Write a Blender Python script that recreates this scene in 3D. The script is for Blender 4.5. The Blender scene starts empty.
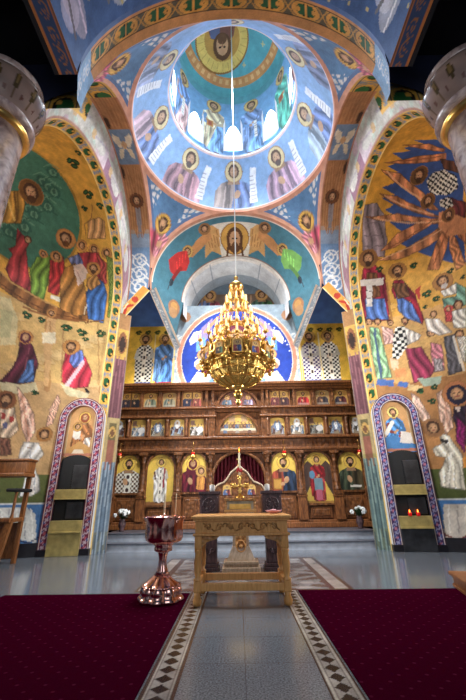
import bpy, bmesh, math, random
import numpy as np
from math import sin, cos, pi, radians, sqrt, atan2
from mathutils import Vector, Matrix
random.seed(4); rng = np.random.default_rng(4)
scene = bpy.context.scene
COL = scene.collection

# ---------------------------------------------------------------- materials
def lin(c):
    c = np.asarray(c, float) / 255.0
    return np.where(c <= 0.04045, c / 12.92, ((c + 0.055) / 1.055) ** 2.4)
def rgba(c): return tuple(lin(c)) + (1.0,)
def new_mat(name):
    m = bpy.data.materials.new(name); m.use_nodes = True
    nt = m.node_tree; b = nt.nodes['Principled BSDF']
    return m, nt, b
def N(nt, t, **kw):
    n = nt.nodes.new(t)
    for k, v in kw.items():
        if k in n.inputs: n.inputs[k].default_value = v
        else: setattr(n, k, v)
    return n
def L(nt, a, b): nt.links.new(a, b)

def paint_mat(name, rough=0.75, spec=0.3, bump=0.0, gain=1.0):
    m, nt, b = new_mat(name)
    at = N(nt, 'ShaderNodeAttribute', attribute_name='Col')
    tc = N(nt, 'ShaderNodeTexCoord')
    nz = N(nt, 'ShaderNodeTexNoise', Scale=7.0, Detail=5.0, Roughness=0.6)
    L(nt, tc.outputs['Object'], nz.inputs['Vector'])
    mr = N(nt, 'ShaderNodeMapRange'); mr.inputs['To Min'].default_value = 0.82 * gain; mr.inputs['To Max'].default_value = 1.15 * gain
    L(nt, nz.outputs['Fac'], mr.inputs['Value'])
    mx = N(nt, 'ShaderNodeVectorMath', operation='SCALE')
    L(nt, at.outputs['Color'], mx.inputs[0]); L(nt, mr.outputs['Result'], mx.inputs['Scale'])
    L(nt, mx.outputs['Vector'], b.inputs['Base Color'])
    b.inputs['Roughness'].default_value = rough; b.inputs['Specular IOR Level'].default_value = spec
    if bump:
        bp = N(nt, 'ShaderNodeBump', Strength=bump, Distance=0.01)
        L(nt, nz.outputs['Fac'], bp.inputs['Height']); L(nt, bp.outputs['Normal'], b.inputs['Normal'])
    return m
def flat_mat(name, c, rough=0.6, metal=0.0, spec=0.5, noise=0.12, scale=12.0, emit=0.0, bump=0.0):
    m, nt, b = new_mat(name)
    tc = N(nt, 'ShaderNodeTexCoord')
    nz = N(nt, 'ShaderNodeTexNoise', Scale=scale, Detail=4.0)
    L(nt, tc.outputs['Object'], nz.inputs['Vector'])
    cr = N(nt, 'ShaderNodeValToRGB'); l = lin(c)
    cr.color_ramp.elements[0].position = 0.3; cr.color_ramp.elements[1].position = 0.7
    cr.color_ramp.elements[0].color = tuple(np.clip(l * (1 - noise * 1.5), 0, 1)) + (1,)
    cr.color_ramp.elements[1].color = tuple(np.clip(l * (1 + noise), 0, 1)) + (1,)
    L(nt, nz.outputs['Fac'], cr.inputs['Fac']); L(nt, cr.outputs['Color'], b.inputs['Base Color'])
    b.inputs['Roughness'].default_value = rough; b.inputs['Metallic'].default_value = metal
    b.inputs['Specular IOR Level'].default_value = spec
    if emit:
        L(nt, cr.outputs['Color'], b.inputs['Emission Color']); b.inputs['Emission Strength'].default_value = emit
    if bump:
        bp = N(nt, 'ShaderNodeBump', Strength=bump, Distance=0.02)
        L(nt, nz.outputs['Fac'], bp.inputs['Height']); L(nt, bp.outputs['Normal'], b.inputs['Normal'])
    return m
def wood_mat(name, dark, light, carve=0.0, rough=0.45, cscale=14.0):
    m, nt, b = new_mat(name)
    tc = N(nt, 'ShaderNodeTexCoord')
    mp = N(nt, 'ShaderNodeMapping'); mp.inputs['Scale'].default_value = (9, 9, 1.6)
    L(nt, tc.outputs['Object'], mp.inputs['Vector'])
    nz = N(nt, 'ShaderNodeTexNoise', Scale=3.0, Detail=6.0, Distortion=1.2)
    L(nt, mp.outputs['Vector'], nz.inputs['Vector'])
    cr = N(nt, 'ShaderNodeValToRGB')
    cr.color_ramp.elements[0].position = 0.35; cr.color_ramp.elements[1].position = 0.68
    cr.color_ramp.elements[0].color = rgba(dark); cr.color_ramp.elements[1].color = rgba(light)
    L(nt, nz.outputs['Fac'], cr.inputs['Fac'])
    out = cr.outputs['Color']
    if carve:
        vo = N(nt, 'ShaderNodeTexVoronoi', Scale=cscale); vo.feature = 'SMOOTH_F1'
        L(nt, tc.outputs['Object'], vo.inputs['Vector'])
        bp = N(nt, 'ShaderNodeBump', Strength=carve, Distance=0.03)
        L(nt, vo.outputs['Distance'], bp.inputs['Height']); L(nt, bp.outputs['Normal'], b.inputs['Normal'])
        mr = N(nt, 'ShaderNodeMapRange'); mr.inputs['From Min'].default_value = 0.0; mr.inputs['From Max'].default_value = 0.6
        mr.inputs['To Min'].default_value = 1.1; mr.inputs['To Max'].default_value = 0.5
        L(nt, vo.outputs['Distance'], mr.inputs['Value'])
        sc = N(nt, 'ShaderNodeVectorMath', operation='SCALE')
        L(nt, out, sc.inputs[0]); L(nt, mr.outputs['Result'], sc.inputs['Scale']); out = sc.outputs['Vector']
    L(nt, out, b.inputs['Base Color']); b.inputs['Roughness'].default_value = rough
    return m

M = {}
M['fresco'] = paint_mat('fresco_paint', 0.7, 0.3, bump=0.08)
M['icon'] = paint_mat('icon_paint', 0.4, 0.5)
M['stone_paint'] = paint_mat('inlaid_stone', 0.22, 0.5)
M['wood_ico'] = wood_mat('walnut_wood', (88, 48, 22), (148, 92, 48), 0.0, 0.42)
M['wood_carved'] = wood_mat('carved_walnut', (98, 54, 24), (160, 100, 52), 0.7, 0.42, 11.0)
M['wood_light'] = wood_mat('oak_wood', (212, 150, 82), (236, 180, 112), 0.0, 0.32)
M['wood_light_carved'] = wood_mat('carved_oak', (212, 146, 80), (240, 184, 114), 0.9, 0.45, 22.0)
M['wood_pale'] = wood_mat('pale_lacquered_wood', (176, 150, 122), (214, 192, 166), 0.0, 0.3)
M['wood_dark'] = wood_mat('dark_stained_wood', (62, 42, 46), (104, 78, 80), 0.0, 0.38)
M['wood_dark_carved'] = wood_mat('dark_carved_wood', (80, 56, 62), (136, 106, 110), 0.9, 0.4, 30.0)
M['wood_stall'] = wood_mat('stall_wood', (112, 66, 30), (160, 102, 54), 0.0, 0.45)
M['gold'] = flat_mat('polished_brass', (244, 194, 108), 0.28, 1.0, noise=0.15)
M['gold_filigree'] = flat_mat('brass_filigree', (240, 190, 108), 0.38, 1.0, noise=0.4, scale=60, bump=0.8)
M['copper'] = flat_mat('copper_plate', (240, 188, 176), 0.2, 1.0, noise=0.08, scale=5)
M['wax'] = flat_mat('ivory_wax', (240, 226, 190), 0.5, noise=0.05)
M['glass_lamp'] = flat_mat('lamp_glass', (255, 214, 150), 0.3, noise=0.05, emit=1.2)
M['red_glass'] = flat_mat('ruby_glass', (190, 24, 20), 0.15, noise=0.1, emit=0.35)
M['flame'] = flat_mat('candle_flame', (255, 120, 40), 0.5, noise=0.1, emit=5.0)
M['black'] = flat_mat('matte_black', (14, 13, 14), 0.7, noise=0.2)  # near-black for the shrine bays and stall armrests
M['dark_stone'] = flat_mat('dark_skirting_stone', (22, 18, 24), 0.35, noise=0.3)
M['niche_metal'] = flat_mat('aged_brass_sheet', (188, 168, 104), 0.35, 0.35, noise=0.2, scale=6)
M['niche_steel'] = flat_mat('grey_metal_lining', (70, 70, 72), 0.35, 0.6, noise=0.3, scale=4)
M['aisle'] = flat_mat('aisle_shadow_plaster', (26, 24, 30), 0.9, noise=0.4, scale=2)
M['white'] = flat_mat('white_porcelain', (232, 232, 230), 0.4, noise=0.04)
M['petal'] = flat_mat('white_petal', (236, 236, 232), 0.6, noise=0.05, scale=20)
M['leaf'] = flat_mat('dark_leaf', (38, 62, 30), 0.6, noise=0.3)
M['pink'] = flat_mat('pink_dish', (206, 138, 140), 0.4, noise=0.08)
M['pane'] = flat_mat('bright_window_pane', (225, 238, 255), 0.4, noise=0.02, emit=7.0)
M['plaster_white'] = flat_mat('pale_reveal', (226, 226, 226), 0.8, noise=0.05)

def floor_material():
    m, nt, b = new_mat('grey_granite_tiles')
    tc = N(nt, 'ShaderNodeTexCoord')
    n1 = N(nt, 'ShaderNodeTexNoise', Scale=70.0, Detail=3.0, Roughness=0.7); L(nt, tc.outputs['Object'], n1.inputs['Vector'])
    cr = N(nt, 'ShaderNodeValToRGB')
    cr.color_ramp.elements[0].position = 0.36; cr.color_ramp.elements[1].position = 0.66
    cr.color_ramp.elements[0].color = rgba((74, 78, 84)); cr.color_ramp.elements[1].color = rgba((136, 142, 150))
    L(nt, n1.outputs['Fac'], cr.inputs['Fac'])
    br = N(nt, 'ShaderNodeTexBrick', Scale=1.0); br.offset = 0.0
    br.inputs['Color1'].default_value = (1, 1, 1, 1); br.inputs['Color2'].default_value = (0.93, 0.93, 0.93, 1); br.inputs['Mortar'].default_value = (0.6, 0.6, 0.62, 1)
    br.inputs['Mortar Size'].default_value = 0.004; br.inputs['Brick Width'].default_value = 0.6; br.inputs['Row Height'].default_value = 0.6
    L(nt, tc.outputs['Object'], br.inputs['Vector'])
    mx = N(nt, 'ShaderNodeVectorMath', operation='MULTIPLY')
    L(nt, cr.outputs['Color'], mx.inputs[0]); L(nt, br.outputs['Color'], mx.inputs[1])
    L(nt, mx.outputs['Vector'], b.inputs['Base Color'])
    b.inputs['Roughness'].default_value = 0.13; b.inputs['Specular IOR Level'].default_value = 0.6
    return m
M['floor'] = floor_material()
M['marble_step'] = flat_mat('pale_step_marble', (168, 174, 184), 0.25, noise=0.14, scale=5)
M['step_edge'] = flat_mat('dark_step_tread', (84, 86, 94), 0.3, noise=0.2, scale=8)
def carpet_material():
    m, nt, b = new_mat('burgundy_carpet')
    tc = N(nt, 'ShaderNodeTexCoord')
    mp = N(nt, 'ShaderNodeMapping'); mp.inputs['Rotation'].default_value = (0, 0, radians(45)); mp.inputs['Scale'].default_value = (7.0, 7.0, 1)
    L(nt, tc.outputs['Object'], mp.inputs['Vector'])
    vo = N(nt, 'ShaderNodeTexVoronoi', Scale=1.0, Randomness=0.0); vo.voronoi_dimensions = '2D'
    L(nt, mp.outputs['Vector'], vo.inputs['Vector'])
    cr = N(nt, 'ShaderNodeValToRGB'); e = cr.color_ramp.elements
    e[0].position = 0.07; e[0].color = rgba((76, 24, 42)); e[1].position = 0.12; e[1].color = rgba((52, 2, 22))
    L(nt, vo.outputs['Distance'], cr.inputs['Fac'])
    nz = N(nt, 'ShaderNodeTexNoise', Scale=120.0, Detail=2.0); L(nt, tc.outputs['Object'], nz.inputs['Vector'])
    mr = N(nt, 'ShaderNodeMapRange'); mr.inputs['To Min'].default_value = 0.6; mr.inputs['To Max'].default_value = 1.3
    L(nt, nz.outputs['Fac'], mr.inputs['Value'])
    sc = N(nt, 'ShaderNodeVectorMath', operation='SCALE'); L(nt, cr.outputs['Color'], sc.inputs[0]); L(nt, mr.outputs['Result'], sc.inputs['Scale'])
    L(nt, sc.outputs['Vector'], b.inputs['Base Color'])
    b.inputs['Roughness'].default_value = 1.0; b.inputs['Specular IOR Level'].default_value = 0.0
    return m
M['carpet'] = carpet_material()
def marble_material():
    m, nt, b = new_mat('mauve_column_marble')
    tc = N(nt, 'ShaderNodeTexCoord')
    nz = N(nt, 'ShaderNodeTexNoise', Scale=3.0, Detail=8.0, Distortion=2.0); L(nt, tc.outputs['Object'], nz.inputs['Vector'])
    cr = N(nt, 'ShaderNodeValToRGB')
    cr.color_ramp.elements[0].position = 0.3; cr.color_ramp.elements[1].position = 0.7
    cr.color_ramp.elements[0].color = rgba((104, 84, 84)); cr.color_ramp.elements[1].color = rgba((186, 166, 160))
    L(nt, nz.outputs['Fac'], cr.inputs['Fac']); L(nt, cr.outputs['Color'], b.inputs['Base Color'])
    b.inputs['Roughness'].default_value = 0.25
    return m
M['marble'] = marble_material()

# ---------------------------------------------------------------- object helpers
def tag(o, label=None, cat=None, group=None, kind=None):
    if label: o['label'] = label
    if cat: o['category'] = cat
    if group: o['group'] = group
    if kind: o['kind'] = kind
    return o
def empty(name, loc, label, cat, rz=0.0, group=None):
    o = bpy.data.objects.new(name, None); COL.objects.link(o)
    o.location = loc; o.rotation_euler = (0, 0, rz); o.empty_display_size = 0.1
    return tag(o, label, cat, group)
def copy_tree(o, parent=None):
    c = o.copy(); COL.objects.link(c)
    c.parent = parent
    for ch in list(o.children): copy_tree(ch, c)
    return c

class MB:
    def __init__(s): s.v = []; s.f = []; s.sm = []
    def add(s, vs, fs, smooth=False):
        n = len(s.v); s.v += [tuple(v) for v in vs]; s.f += [tuple(i + n for i in f) for f in fs]; s.sm += [smooth] * len(fs); return s
    def box(s, x0, x1, y0, y1, z0, z1, bev=0.0):
        if bev > 0:
            b = min(bev, (x1-x0)*.45, (y1-y0)*.45, (z1-z0)*.45)
            bm = bmesh.new(); bmesh.ops.create_cube(bm, size=1)
            for v in bm.verts:
                v.co = Vector((x0 + (v.co.x+.5)*(x1-x0), y0 + (v.co.y+.5)*(y1-y0), z0 + (v.co.z+.5)*(z1-z0)))
            bmesh.ops.bevel(bm, geom=bm.edges[:], offset=b, segments=2, affect='EDGES', profile=0.5)
            bm.verts.index_update()
            s.add([v.co for v in bm.verts], [[v.index for v in f.verts] for f in bm.faces]); bm.free(); return s
        vs = [(x, y, z) for z in (z0, z1) for y in (y0, y1) for x in (x0, x1)]
        return s.add(vs, [(0,2,3,1),(4,5,7,6),(0,1,5,4),(2,6,7,3),(0,4,6,2),(1,3,7,5)])
    def lathe(s, prof, c=(0,0,0), n=24, lobe=None, axis=None):
        vs, fs = [], []
        for k, (r, z) in enumerate(prof):
            for i in range(n):
                a = 2*pi*i/n; rr = r
                if lobe: rr = r * (1 + lobe[1][k] * (abs(cos(a*lobe[0]/2)) - 0.6))
                vs.append((c[0]+rr*cos(a), c[1]+rr*sin(a), c[2]+z))
        m = len(prof)
        for k in range(m-1):
            for i in range(n):
                j = (i+1) % n; fs.append((k*n+i, k*n+j, (k+1)*n+j, (k+1)*n+i))
        fs.append(tuple(range(n-1, -1, -1))); fs.append(tuple((m-1)*n+i for i in range(n)))
        return s.add(vs, fs, True)
    def tube(s, pts, r, n=8, closed=False):
        pts = [Vector(p) for p in pts]; m = len(pts); vs, fs = [], []
        for k, p in enumerate(pts):
            if closed: t = pts[(k+1) % m] - pts[k-1]
            else: t = pts[min(k+1, m-1)] - pts[max(k-1, 0)]
            t.normalize()
            u = t.cross(Vector((0, 0, 1)))
            if u.length < 1e-3: u = t.cross(Vector((0, 1, 0)))
            u.normalize(); w = t.cross(u)
            rr = r[k] if hasattr(r, '__len__') else r
            for i in range(n):
                a = 2*pi*i/n; vs.append(p + (u*cos(a) + w*sin(a))*rr)
        for k in range(m if closed else m-1):
            k2 = (k+1) % m
            for i in range(n):
                j = (i+1) % n; fs.append((k*n+i, k*n+j, k2*n+j, k2*n+i))
        if not closed:
            fs.append(tuple(range(n-1, -1, -1))); fs.append(tuple((m-1)*n+i for i in range(n)))
        return s.add(vs, fs, True)
    def prism(s, poly, y0, y1):
        n = len(poly)
        vs = [(x, y0, z) for x, z in poly] + [(x, y1, z) for x, z in poly]
        fs = [tuple(range(n)), tuple(range(2*n-1, n-1, -1))] + [((i+1) % n, i, n+i, n+(i+1) % n) for i in range(n)]
        return s.add(vs, fs)
    def ball(s, c, r, n=10, sz=1.0):
        m = n//2 + 1
        prof = [(max(r*sin(pi*k/m), 1e-4), -r*sz*cos(pi*k/m)) for k in range(m+1)]
        return s.lathe(prof, c, n)
    def xf(s, mat):
        s.v = [tuple(mat @ Vector(v)) for v in s.v]; return s
    def build(s, name, mat, parent=None, **kw):
        me = bpy.data.meshes.new(name); me.from_pydata(s.v, [], s.f)
        me.polygons.foreach_set('use_smooth', s.sm); me.materials.append(mat); me.update()
        o = bpy.data.objects.new(name, me); COL.objects.link(o)
        if parent: o.parent = parent
        return tag(o, **kw)

# ---------------------------------------------------------------- painter: colours laid on surface coordinates
SKIN = (200, 148, 102); HAIR = (78, 48, 30); HALO = (204, 152, 72)
def wav(x, y, f, seed):
    o = 0
    for k in range(4):
        q = seed*1.7 + k*2.1; o = o + np.sin(f*(1.3**k)*(x*cos(q) + y*sin(q)) + 5*q + 1.3*np.sin(f*.6*(y*cos(q) - x*sin(q)) + q))
    return o/4
class Paint:
    def __init__(s, a, t, base, warp=0.0):
        if warp: a, t = a + warp*wav(a, t, 9, 1), t + warp*wav(a, t, 9, 2)
        s.a = a; s.t = t; s.n = a.shape
        s.c = np.empty(a.shape + (3,)); s.c[:] = base
        s.T = (0, 0, 1, 0, 1)
    def at(s, x=0, y=0, sc=1, rot=0, flip=1): s.T = (x, y, sc, rot, flip); return s
    def loc(s):
        x, y, sc, r, f = s.T
        da, dt = s.a - x, s.t - y
        return f*(da*cos(r) + dt*sin(r))/sc, (-da*sin(r) + dt*cos(r))/sc
    def put(s, m, c, al=1.0):
        c = np.asarray(c, float); s.c[m] = s.c[m]*(1-al) + c*al; return s
    def poly(s, pts, c, al=1.0):
        u, v = s.loc(); P = np.asarray(pts, float)
        bb = (u >= P[:,0].min()) & (u <= P[:,0].max()) & (v >= P[:,1].min()) & (v <= P[:,1].max())
        if not bb.any(): return s
        uu, vv = u[bb], v[bb]; ins = np.zeros(uu.shape, bool); n = len(P)
        for i in range(n):
            x0, y0 = P[i]; x1, y1 = P[(i+1) % n]
            if y0 == y1: continue
            cr = ((y0 > vv) != (y1 > vv)) & (uu < (x1-x0)*(vv-y0)/(y1-y0) + x0)
            ins ^= cr
        m = np.zeros(u.shape, bool); m[bb] = ins
        s.last = m
        return s.put(m, c, al)
    def ell(s, x, y, rx, ry, c, al=1.0, rot=0.0):
        u, v = s.loc(); du, dv = u-x, v-y
        if rot: du, dv = du*cos(rot)+dv*sin(rot), -du*sin(rot)+dv*cos(rot)
        m = (du/rx)**2 + (dv/ry)**2 <= 1; s.last = m
        return s.put(m, c, al)
    def drape(s, f=17.0, amt=.17):
        m = s.last; u, v = s.loc(); uu, vv = u[m], v[m]
        if uu.size == 0: return s
        q = 1.0/max(1e-3, min(np.ptp(uu)+1e-3, 1.2))
        k = np.sin(f*.9*q*(uu + .07*np.sin(vv*q*3+1) + .16*vv)); s.c[m] *= (1 + amt*k + .05*np.sin(vv*q*5+uu*q*6) + .16*(k > .82) - .2*(k < -.86))[..., None]; return s
    def ring(s, x, y, r0, r1, c, al=1.0):
        u, v = s.loc(); d = np.hypot(u-x, v-y); return s.put((d >= r0) & (d <= r1), c, al)
    def line(s, pts, w, c, al=1.0):
        u, v = s.loc(); m = np.zeros(u.shape, bool)
        for (x0, y0), (x1, y1) in zip(pts[:-1], pts[1:]):
            dx, dy = x1-x0, y1-y0; l2 = dx*dx+dy*dy + 1e-12
            k = np.clip(((u-x0)*dx + (v-y0)*dy)/l2, 0, 1)
            m |= np.hypot(u-x0-k*dx, v-y0-k*dy) <= w/2
        s.last = m
        return s.put(m, c, al)
    def checks(s, c0, c1, k):
        u, v = s.loc(); q = (np.floor(u/k) + np.floor(v/k)).astype(int) % 2 == 0
        m = s.last; s.c[m & q] = c0; s.c[m & ~q] = c1; return s
    def rect(s, x0, x1, y0, y1, c, al=1.0):
        u, v = s.loc(); m = (u >= x0) & (u <= x1) & (v >= y0) & (v <= y1); s.last = m; return s.put(m, c, al)
    def grain(s, amt=0.06, f=3.0):
        s.c *= 1 + amt*(rng.random(s.n)[..., None]-0.5)*1.6 + (amt*1.5*wav(s.a, s.t, f, 3) + amt*1.2*wav(s.a, s.t, f*4, 5))[..., None]
        g = s.c.mean(-1, keepdims=True); s.c = g + (s.c-g)*.88
        return s

def shade(c, k): return tuple(np.clip(np.asarray(c, float)*k, 0, 255))
def head(p, x, y, r, skin=SKIN, hair=HAIR, halo=HALO, beard=None, veil=None, hrim=(158, 106, 56)):
    if halo is not None:
        p.ell(x, y, r*1.8, r*1.8, hrim); p.ell(x, y, r*1.66, r*1.66, halo); p.ell(x+r*.3, y+r*.5, r*.8, r*.7, shade(halo, 1.1), .5)
    if veil is not None: p.ell(x, y-r*.15, r*1.25, r*1.4, veil)
    else: p.ell(x, y+r*.12, r*1.08, r*1.15, hair)
    if beard is not None: p.ell(x, y-r*.75, r*.62, r*.75, beard)
    p.ell(x, y-r*.02, r*.72, r*.88, shade(skin, .8)); p.ell(x+r*.06, y+r*.02, r*.56, r*.72, skin); p.ell(x+r*.1, y+r*.12, r*.3, r*.3, shade(skin, 1.12), .7)
    if beard is not None: p.ell(x, y-r*.78, r*.48, r*.42, beard)
    p.ell(x-r*.28, y+r*.12, r*.14, r*.09, shade(skin, .35)); p.ell(x+r*.28, y+r*.12, r*.14, r*.09, shade(skin, .35))
    p.line([(x, y+r*.1), (x+r*.05, y-r*.2)], r*.1, shade(skin, .65)); p.line([(x-r*.2, y-r*.42), (x+r*.2, y-r*.42)], r*.1, (150, 70, 60))
def folds(p, c, segs, w=.016):
    for i, q in enumerate(segs): p.line(q, w, shade(c, 1.3 if i % 2 else .6), .75)
def figure(p, x, y, h, robe, cloak, halo=HALO, rot=0, flip=1, checks=None, beard=None, hair=HAIR, veil=None, item=None, wings=None, hem=None):
    p.at(x, y, h, rot, flip)
    if wings is not None:
        for sx in (-1, 1):
            p.poly([(sx*.08,.74),(sx*.2,.86),(sx*.3,.76),(sx*.34,.45),(sx*.3,.12),(sx*.2,.3),(sx*.12,.5)], wings)
            for k in range(4): p.line([(sx*(.2+.03*k),.76-.04*k),(sx*(.2+.03*k),.3-.03*k)], .012, shade(wings, .7))
    p.poly([(-.13,.03),(-.07,0),(.08,0),(.14,.03),(.15,.4),(.145,.68),(.06,.77),(-.06,.77),(-.145,.68),(-.15,.4)], robe)
    if checks: p.checks(checks[0], checks[1], checks[2])
    else: p.drape(); folds(p, robe, [[(.08,.04),(.06,.5)],[(.02,.04),(.03,.55)],[(.11,.05),(.1,.4)],[(-.04,.05),(-.02,.4)]])
    if hem is not None: p.rect(-.13,.14,.03,.09, hem)
    if cloak is not None:
        p.poly([(-.17,.12),(-.08,.06),(-.01,.3),(.05,.5),(.16,.62),(.15,.7),(.06,.78),(-.06,.78),(-.16,.7),(-.19,.4)], cloak); p.drape()
        folds(p, cloak, [[(-.12,.14),(-.1,.55)],[(-.07,.15),(-.05,.6)],[(.0,.4),(.1,.66)],[(-.15,.3),(-.13,.66)]])
    p.line([(.12,.66),(.15,.54),(.03,.53)], .055, shade(robe if cloak is None else cloak, .82)); p.ell(.02,.535,.026,.026, SKIN)
    p.line([(-.12,.66),(-.15,.53),(-.03,.5)], .05, shade(robe, .9)); p.ell(-.02,.5,.026,.026, SKIN)
    if item == 'book': p.rect(-.1,.0,.46,.58, (190,120,40)); p.rect(-.08,-.02,.48,.56, (150,60,36))
    if item == 'scroll': p.rect(.02,.07,.25,.56, (236,230,214)); [p.line([(.03,.3+.04*k),(.06,.3+.04*k)], .008, (120,100,90)) for k in range(6)]
    if item == 'stole': p.rect(-.035,.035,.1,.72, (232,224,206)); [p.rect(-.015,.015,.2+.15*k,.26+.15*k, (60,40,36)) for k in range(4)]
    p.ell(-.06,.01,.035,.014, (80,44,26)); p.ell(.06,.01,.035,.014, (80,44,26))
    p.rect(-.03,.03,.74,.8, shade(SKIN, .8))
    head(p, 0, .875, .062, halo=halo, beard=beard, hair=hair, veil=veil); p.at()
def bust(p, x, y, h, robe, cloak, halo=HALO, rot=0, flip=1, checks=None, beard=None, hair=HAIR, veil=None, item=None, child=False, hs=.84):
    p.at(x, y, h, rot, flip)
    p.poly([(-.38,0),(.38,0),(.37,.34),(.27,.5),(.1,.58),(-.1,.58),(-.27,.5),(-.37,.34)], robe)
    if checks: p.checks(checks[0], checks[1], checks[2])
    else: p.drape(); folds(p, robe, [[(.1,.02),(.08,.5)],[(.2,.02),(.17,.45)],[(-.05,.02),(-.02,.5)]], .03)
    if cloak is not None:
        p.poly([(-.38,0),(.06,0),(.0,.3),(.02,.56),(-.1,.58),(-.28,.5),(-.38,.34)], cloak); p.drape()
        folds(p, cloak, [[(-.1,.04),(-.06,.5)],[(-.22,.04),(-.18,.46)],[(-.3,.05),(-.28,.36)]], .028)
    if item == 'book': p.rect(.06,.3,.06,.34, (160,96,34)); p.rect(.09,.27,.09,.31, (206,150,60)); p.ell(.04,.2,.06,.045, SKIN)
    if item == 'stole': p.rect(-.08,.08,0,.5, (226,220,200)); [p.ell(0,.1+.16*k,.045,.05,(60,34,30)) for k in range(3)]
    p.ell(-.06,.3,.06,.09, SKIN, rot=.4)
    p.rect(-.08,.08,.54,.66, shade(SKIN, .78))
    p.poly([(-.13,.5),(.13,.5),(.07,.68),(-.07,.68)], shade(SKIN,.78)) if veil is None else p.poly([(-.2,.45),(.2,.45),(.13,.76),(-.13,.76)], veil)
    head(p, 0, .735, .135*hs, halo=halo, beard=beard, hair=hair, veil=veil)
    if child:
        p.poly([(.1,.1),(.3,.08),(.33,.36),(.24,.46),(.12,.4)], (214,140,60)); folds(p, (214,140,60), [[(.16,.12),(.2,.4)],[(.24,.12),(.26,.38)]], .02)
        head(p, .22, .54, .08, halo=HALO)
    p.at()
def kneeler(p, x, y, h, robe, cloak, halo=HALO, flip=1, hair=HAIR, veil=None, wings=None, check=None):
    p.at(x, y, h, 0, flip)
    if wings is not None:
        p.poly([(-.15,.62),(-.3,.95),(-.42,1.3),(-.5,1.05),(-.48,.7),(-.34,.42)], wings)
        p.poly([(.2,.8),(.3,1.1),(.52,1.35),(.56,1.15),(.44,.9),(.3,.72)], wings)
        for k in range(4): p.line([(-.24-.05*k,.6-.03*k),(-.4-.03*k,1.15-.1*k)], .018, shade(wings,.78))
    p.poly([(-.4,0),(.3,0),(.32,.12),(.14,.3),(.2,.55),(.14,.76),(0,.82),(-.16,.76),(-.26,.5),(-.36,.24)], robe)
    folds(p, robe, [[(-.3,.05),(-.1,.6)],[(-.2,.03),(.0,.55)],[(-.05,.03),(.05,.5)],[(.1,.04),(.06,.3)]], .025)
    if cloak is not None:
        p.poly([(-.42,.04),(-.05,.0),(.0,.3),(.1,.74),(-.04,.82),(-.2,.74),(-.32,.45)], cloak)
        folds(p, cloak, [[(-.3,.1),(-.12,.66)],[(-.2,.08),(-.04,.6)],[(-.1,.06),(.02,.5)]], .025)
    p.line([(.08,.66),(.22,.5),(.36,.66)], .08, shade(robe, .88)); p.ell(.38,.68,.04,.045, SKIN)
    head(p, .1, .93, .095, halo=halo, hair=hair, veil=veil); p.at()
def ops(p, data):
    for o in data:
        k = o[0]
        if k == 'P': p.poly(o[2], shade(o[1], .96)); p.drape(17, .13); p.line(list(o[2])+[o[2][0]], .028, shade(o[1], .5), .6)
        elif k == 'p': p.poly(o[2], o[1])
        elif k == 'c': p.poly(o[4], o[1]); p.checks(o[1], o[2], o[3])
        elif k == 'l': p.line(o[3], o[2], o[1], .85)
        elif k == 'h': head(p, o[1], o[2], o[3]*(1.0 if o[4] else 1.5), halo=o[4], beard=o[5] if len(o) > 5 else None, veil=o[6] if len(o) > 6 else None)
        elif k == 'v': leafs(p, o[1], o[2], o[3]*1.2)
def leafs(p, x, y, s, c=(34, 72, 38)):
    p.at(x, y, s)
    for dx, dy, r in ((-.3,.05,.5),(.25,.15,-.6),(.0,-.3,0)):
        p.ell(dx, dy, .34, .22, shade(c, .55), rot=r); p.ell(dx, dy, .27, .16, c, rot=r); p.line([(dx-.2*cos(r), dy-.2*sin(r)), (dx+.2*cos(r), dy+.2*sin(r))], .04, shade(c, 1.6))
    p.at()
def vine_s(p, s, w, period, ground, leafc=(30, 84, 40), rim=(222, 162, 60), edge=(232, 190, 96), ink=(16, 20, 14), pair=False):
    """scroll band: s runs along the band, w across it from 0 to 1"""
    k = s/period - np.floor(s/period) - .5
    p.c[:] = ground
    wv = .5 + .4*np.sin(2*pi*s/period)
    p.put(np.abs(w - wv) < .06, rim, .8); p.put(np.abs(w - (1-wv)) < .06, rim, .8)
    asp = period
    d = np.hypot(k*asp/ (asp*.40), (w-.5)/.42)
    p.put(d < 1.0, rim); p.put(d < .7, ink)
    if pair:
        for q in (-.13, .13):
            dl = np.hypot((k-q)/.13, (w-.5)/.27); p.put(dl < 1, leafc); dl = np.hypot((k-q*1.7)/.05, (w-.5)/.12); p.put(dl < 1, rim)
        p.put((np.abs(k) < .025) & (d < .8), rim)
    else:
        dl = np.hypot((k-.05)/.24, (w-.42)/.24); p.put(dl < 1, leafc); p.put(np.hypot((k+.1)/.08, (w-.62)/.1) < 1, rim)
    p.put((w < .09) | (w > .91), edge); p.put(((w > .09) & (w < .13)) | ((w < .91) & (w > .87)), shade(ground, .5))
def scroll_s(p, s, w, period, ground, c):
    k = s/period - np.floor(s/period); p.c[:] = ground
    for cx, cy, r in ((.3, .5, .34), (.75, .45, .3)):
        d = np.hypot((k-cx)*1.25, w-cy); an = np.arctan2(w-cy, (k-cx)*1.25)
        sp = np.abs(((d/r*1.6 - an/(2*pi)) % 1.0) - .5) < .16
        p.put((d < r) & sp, c)

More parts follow.
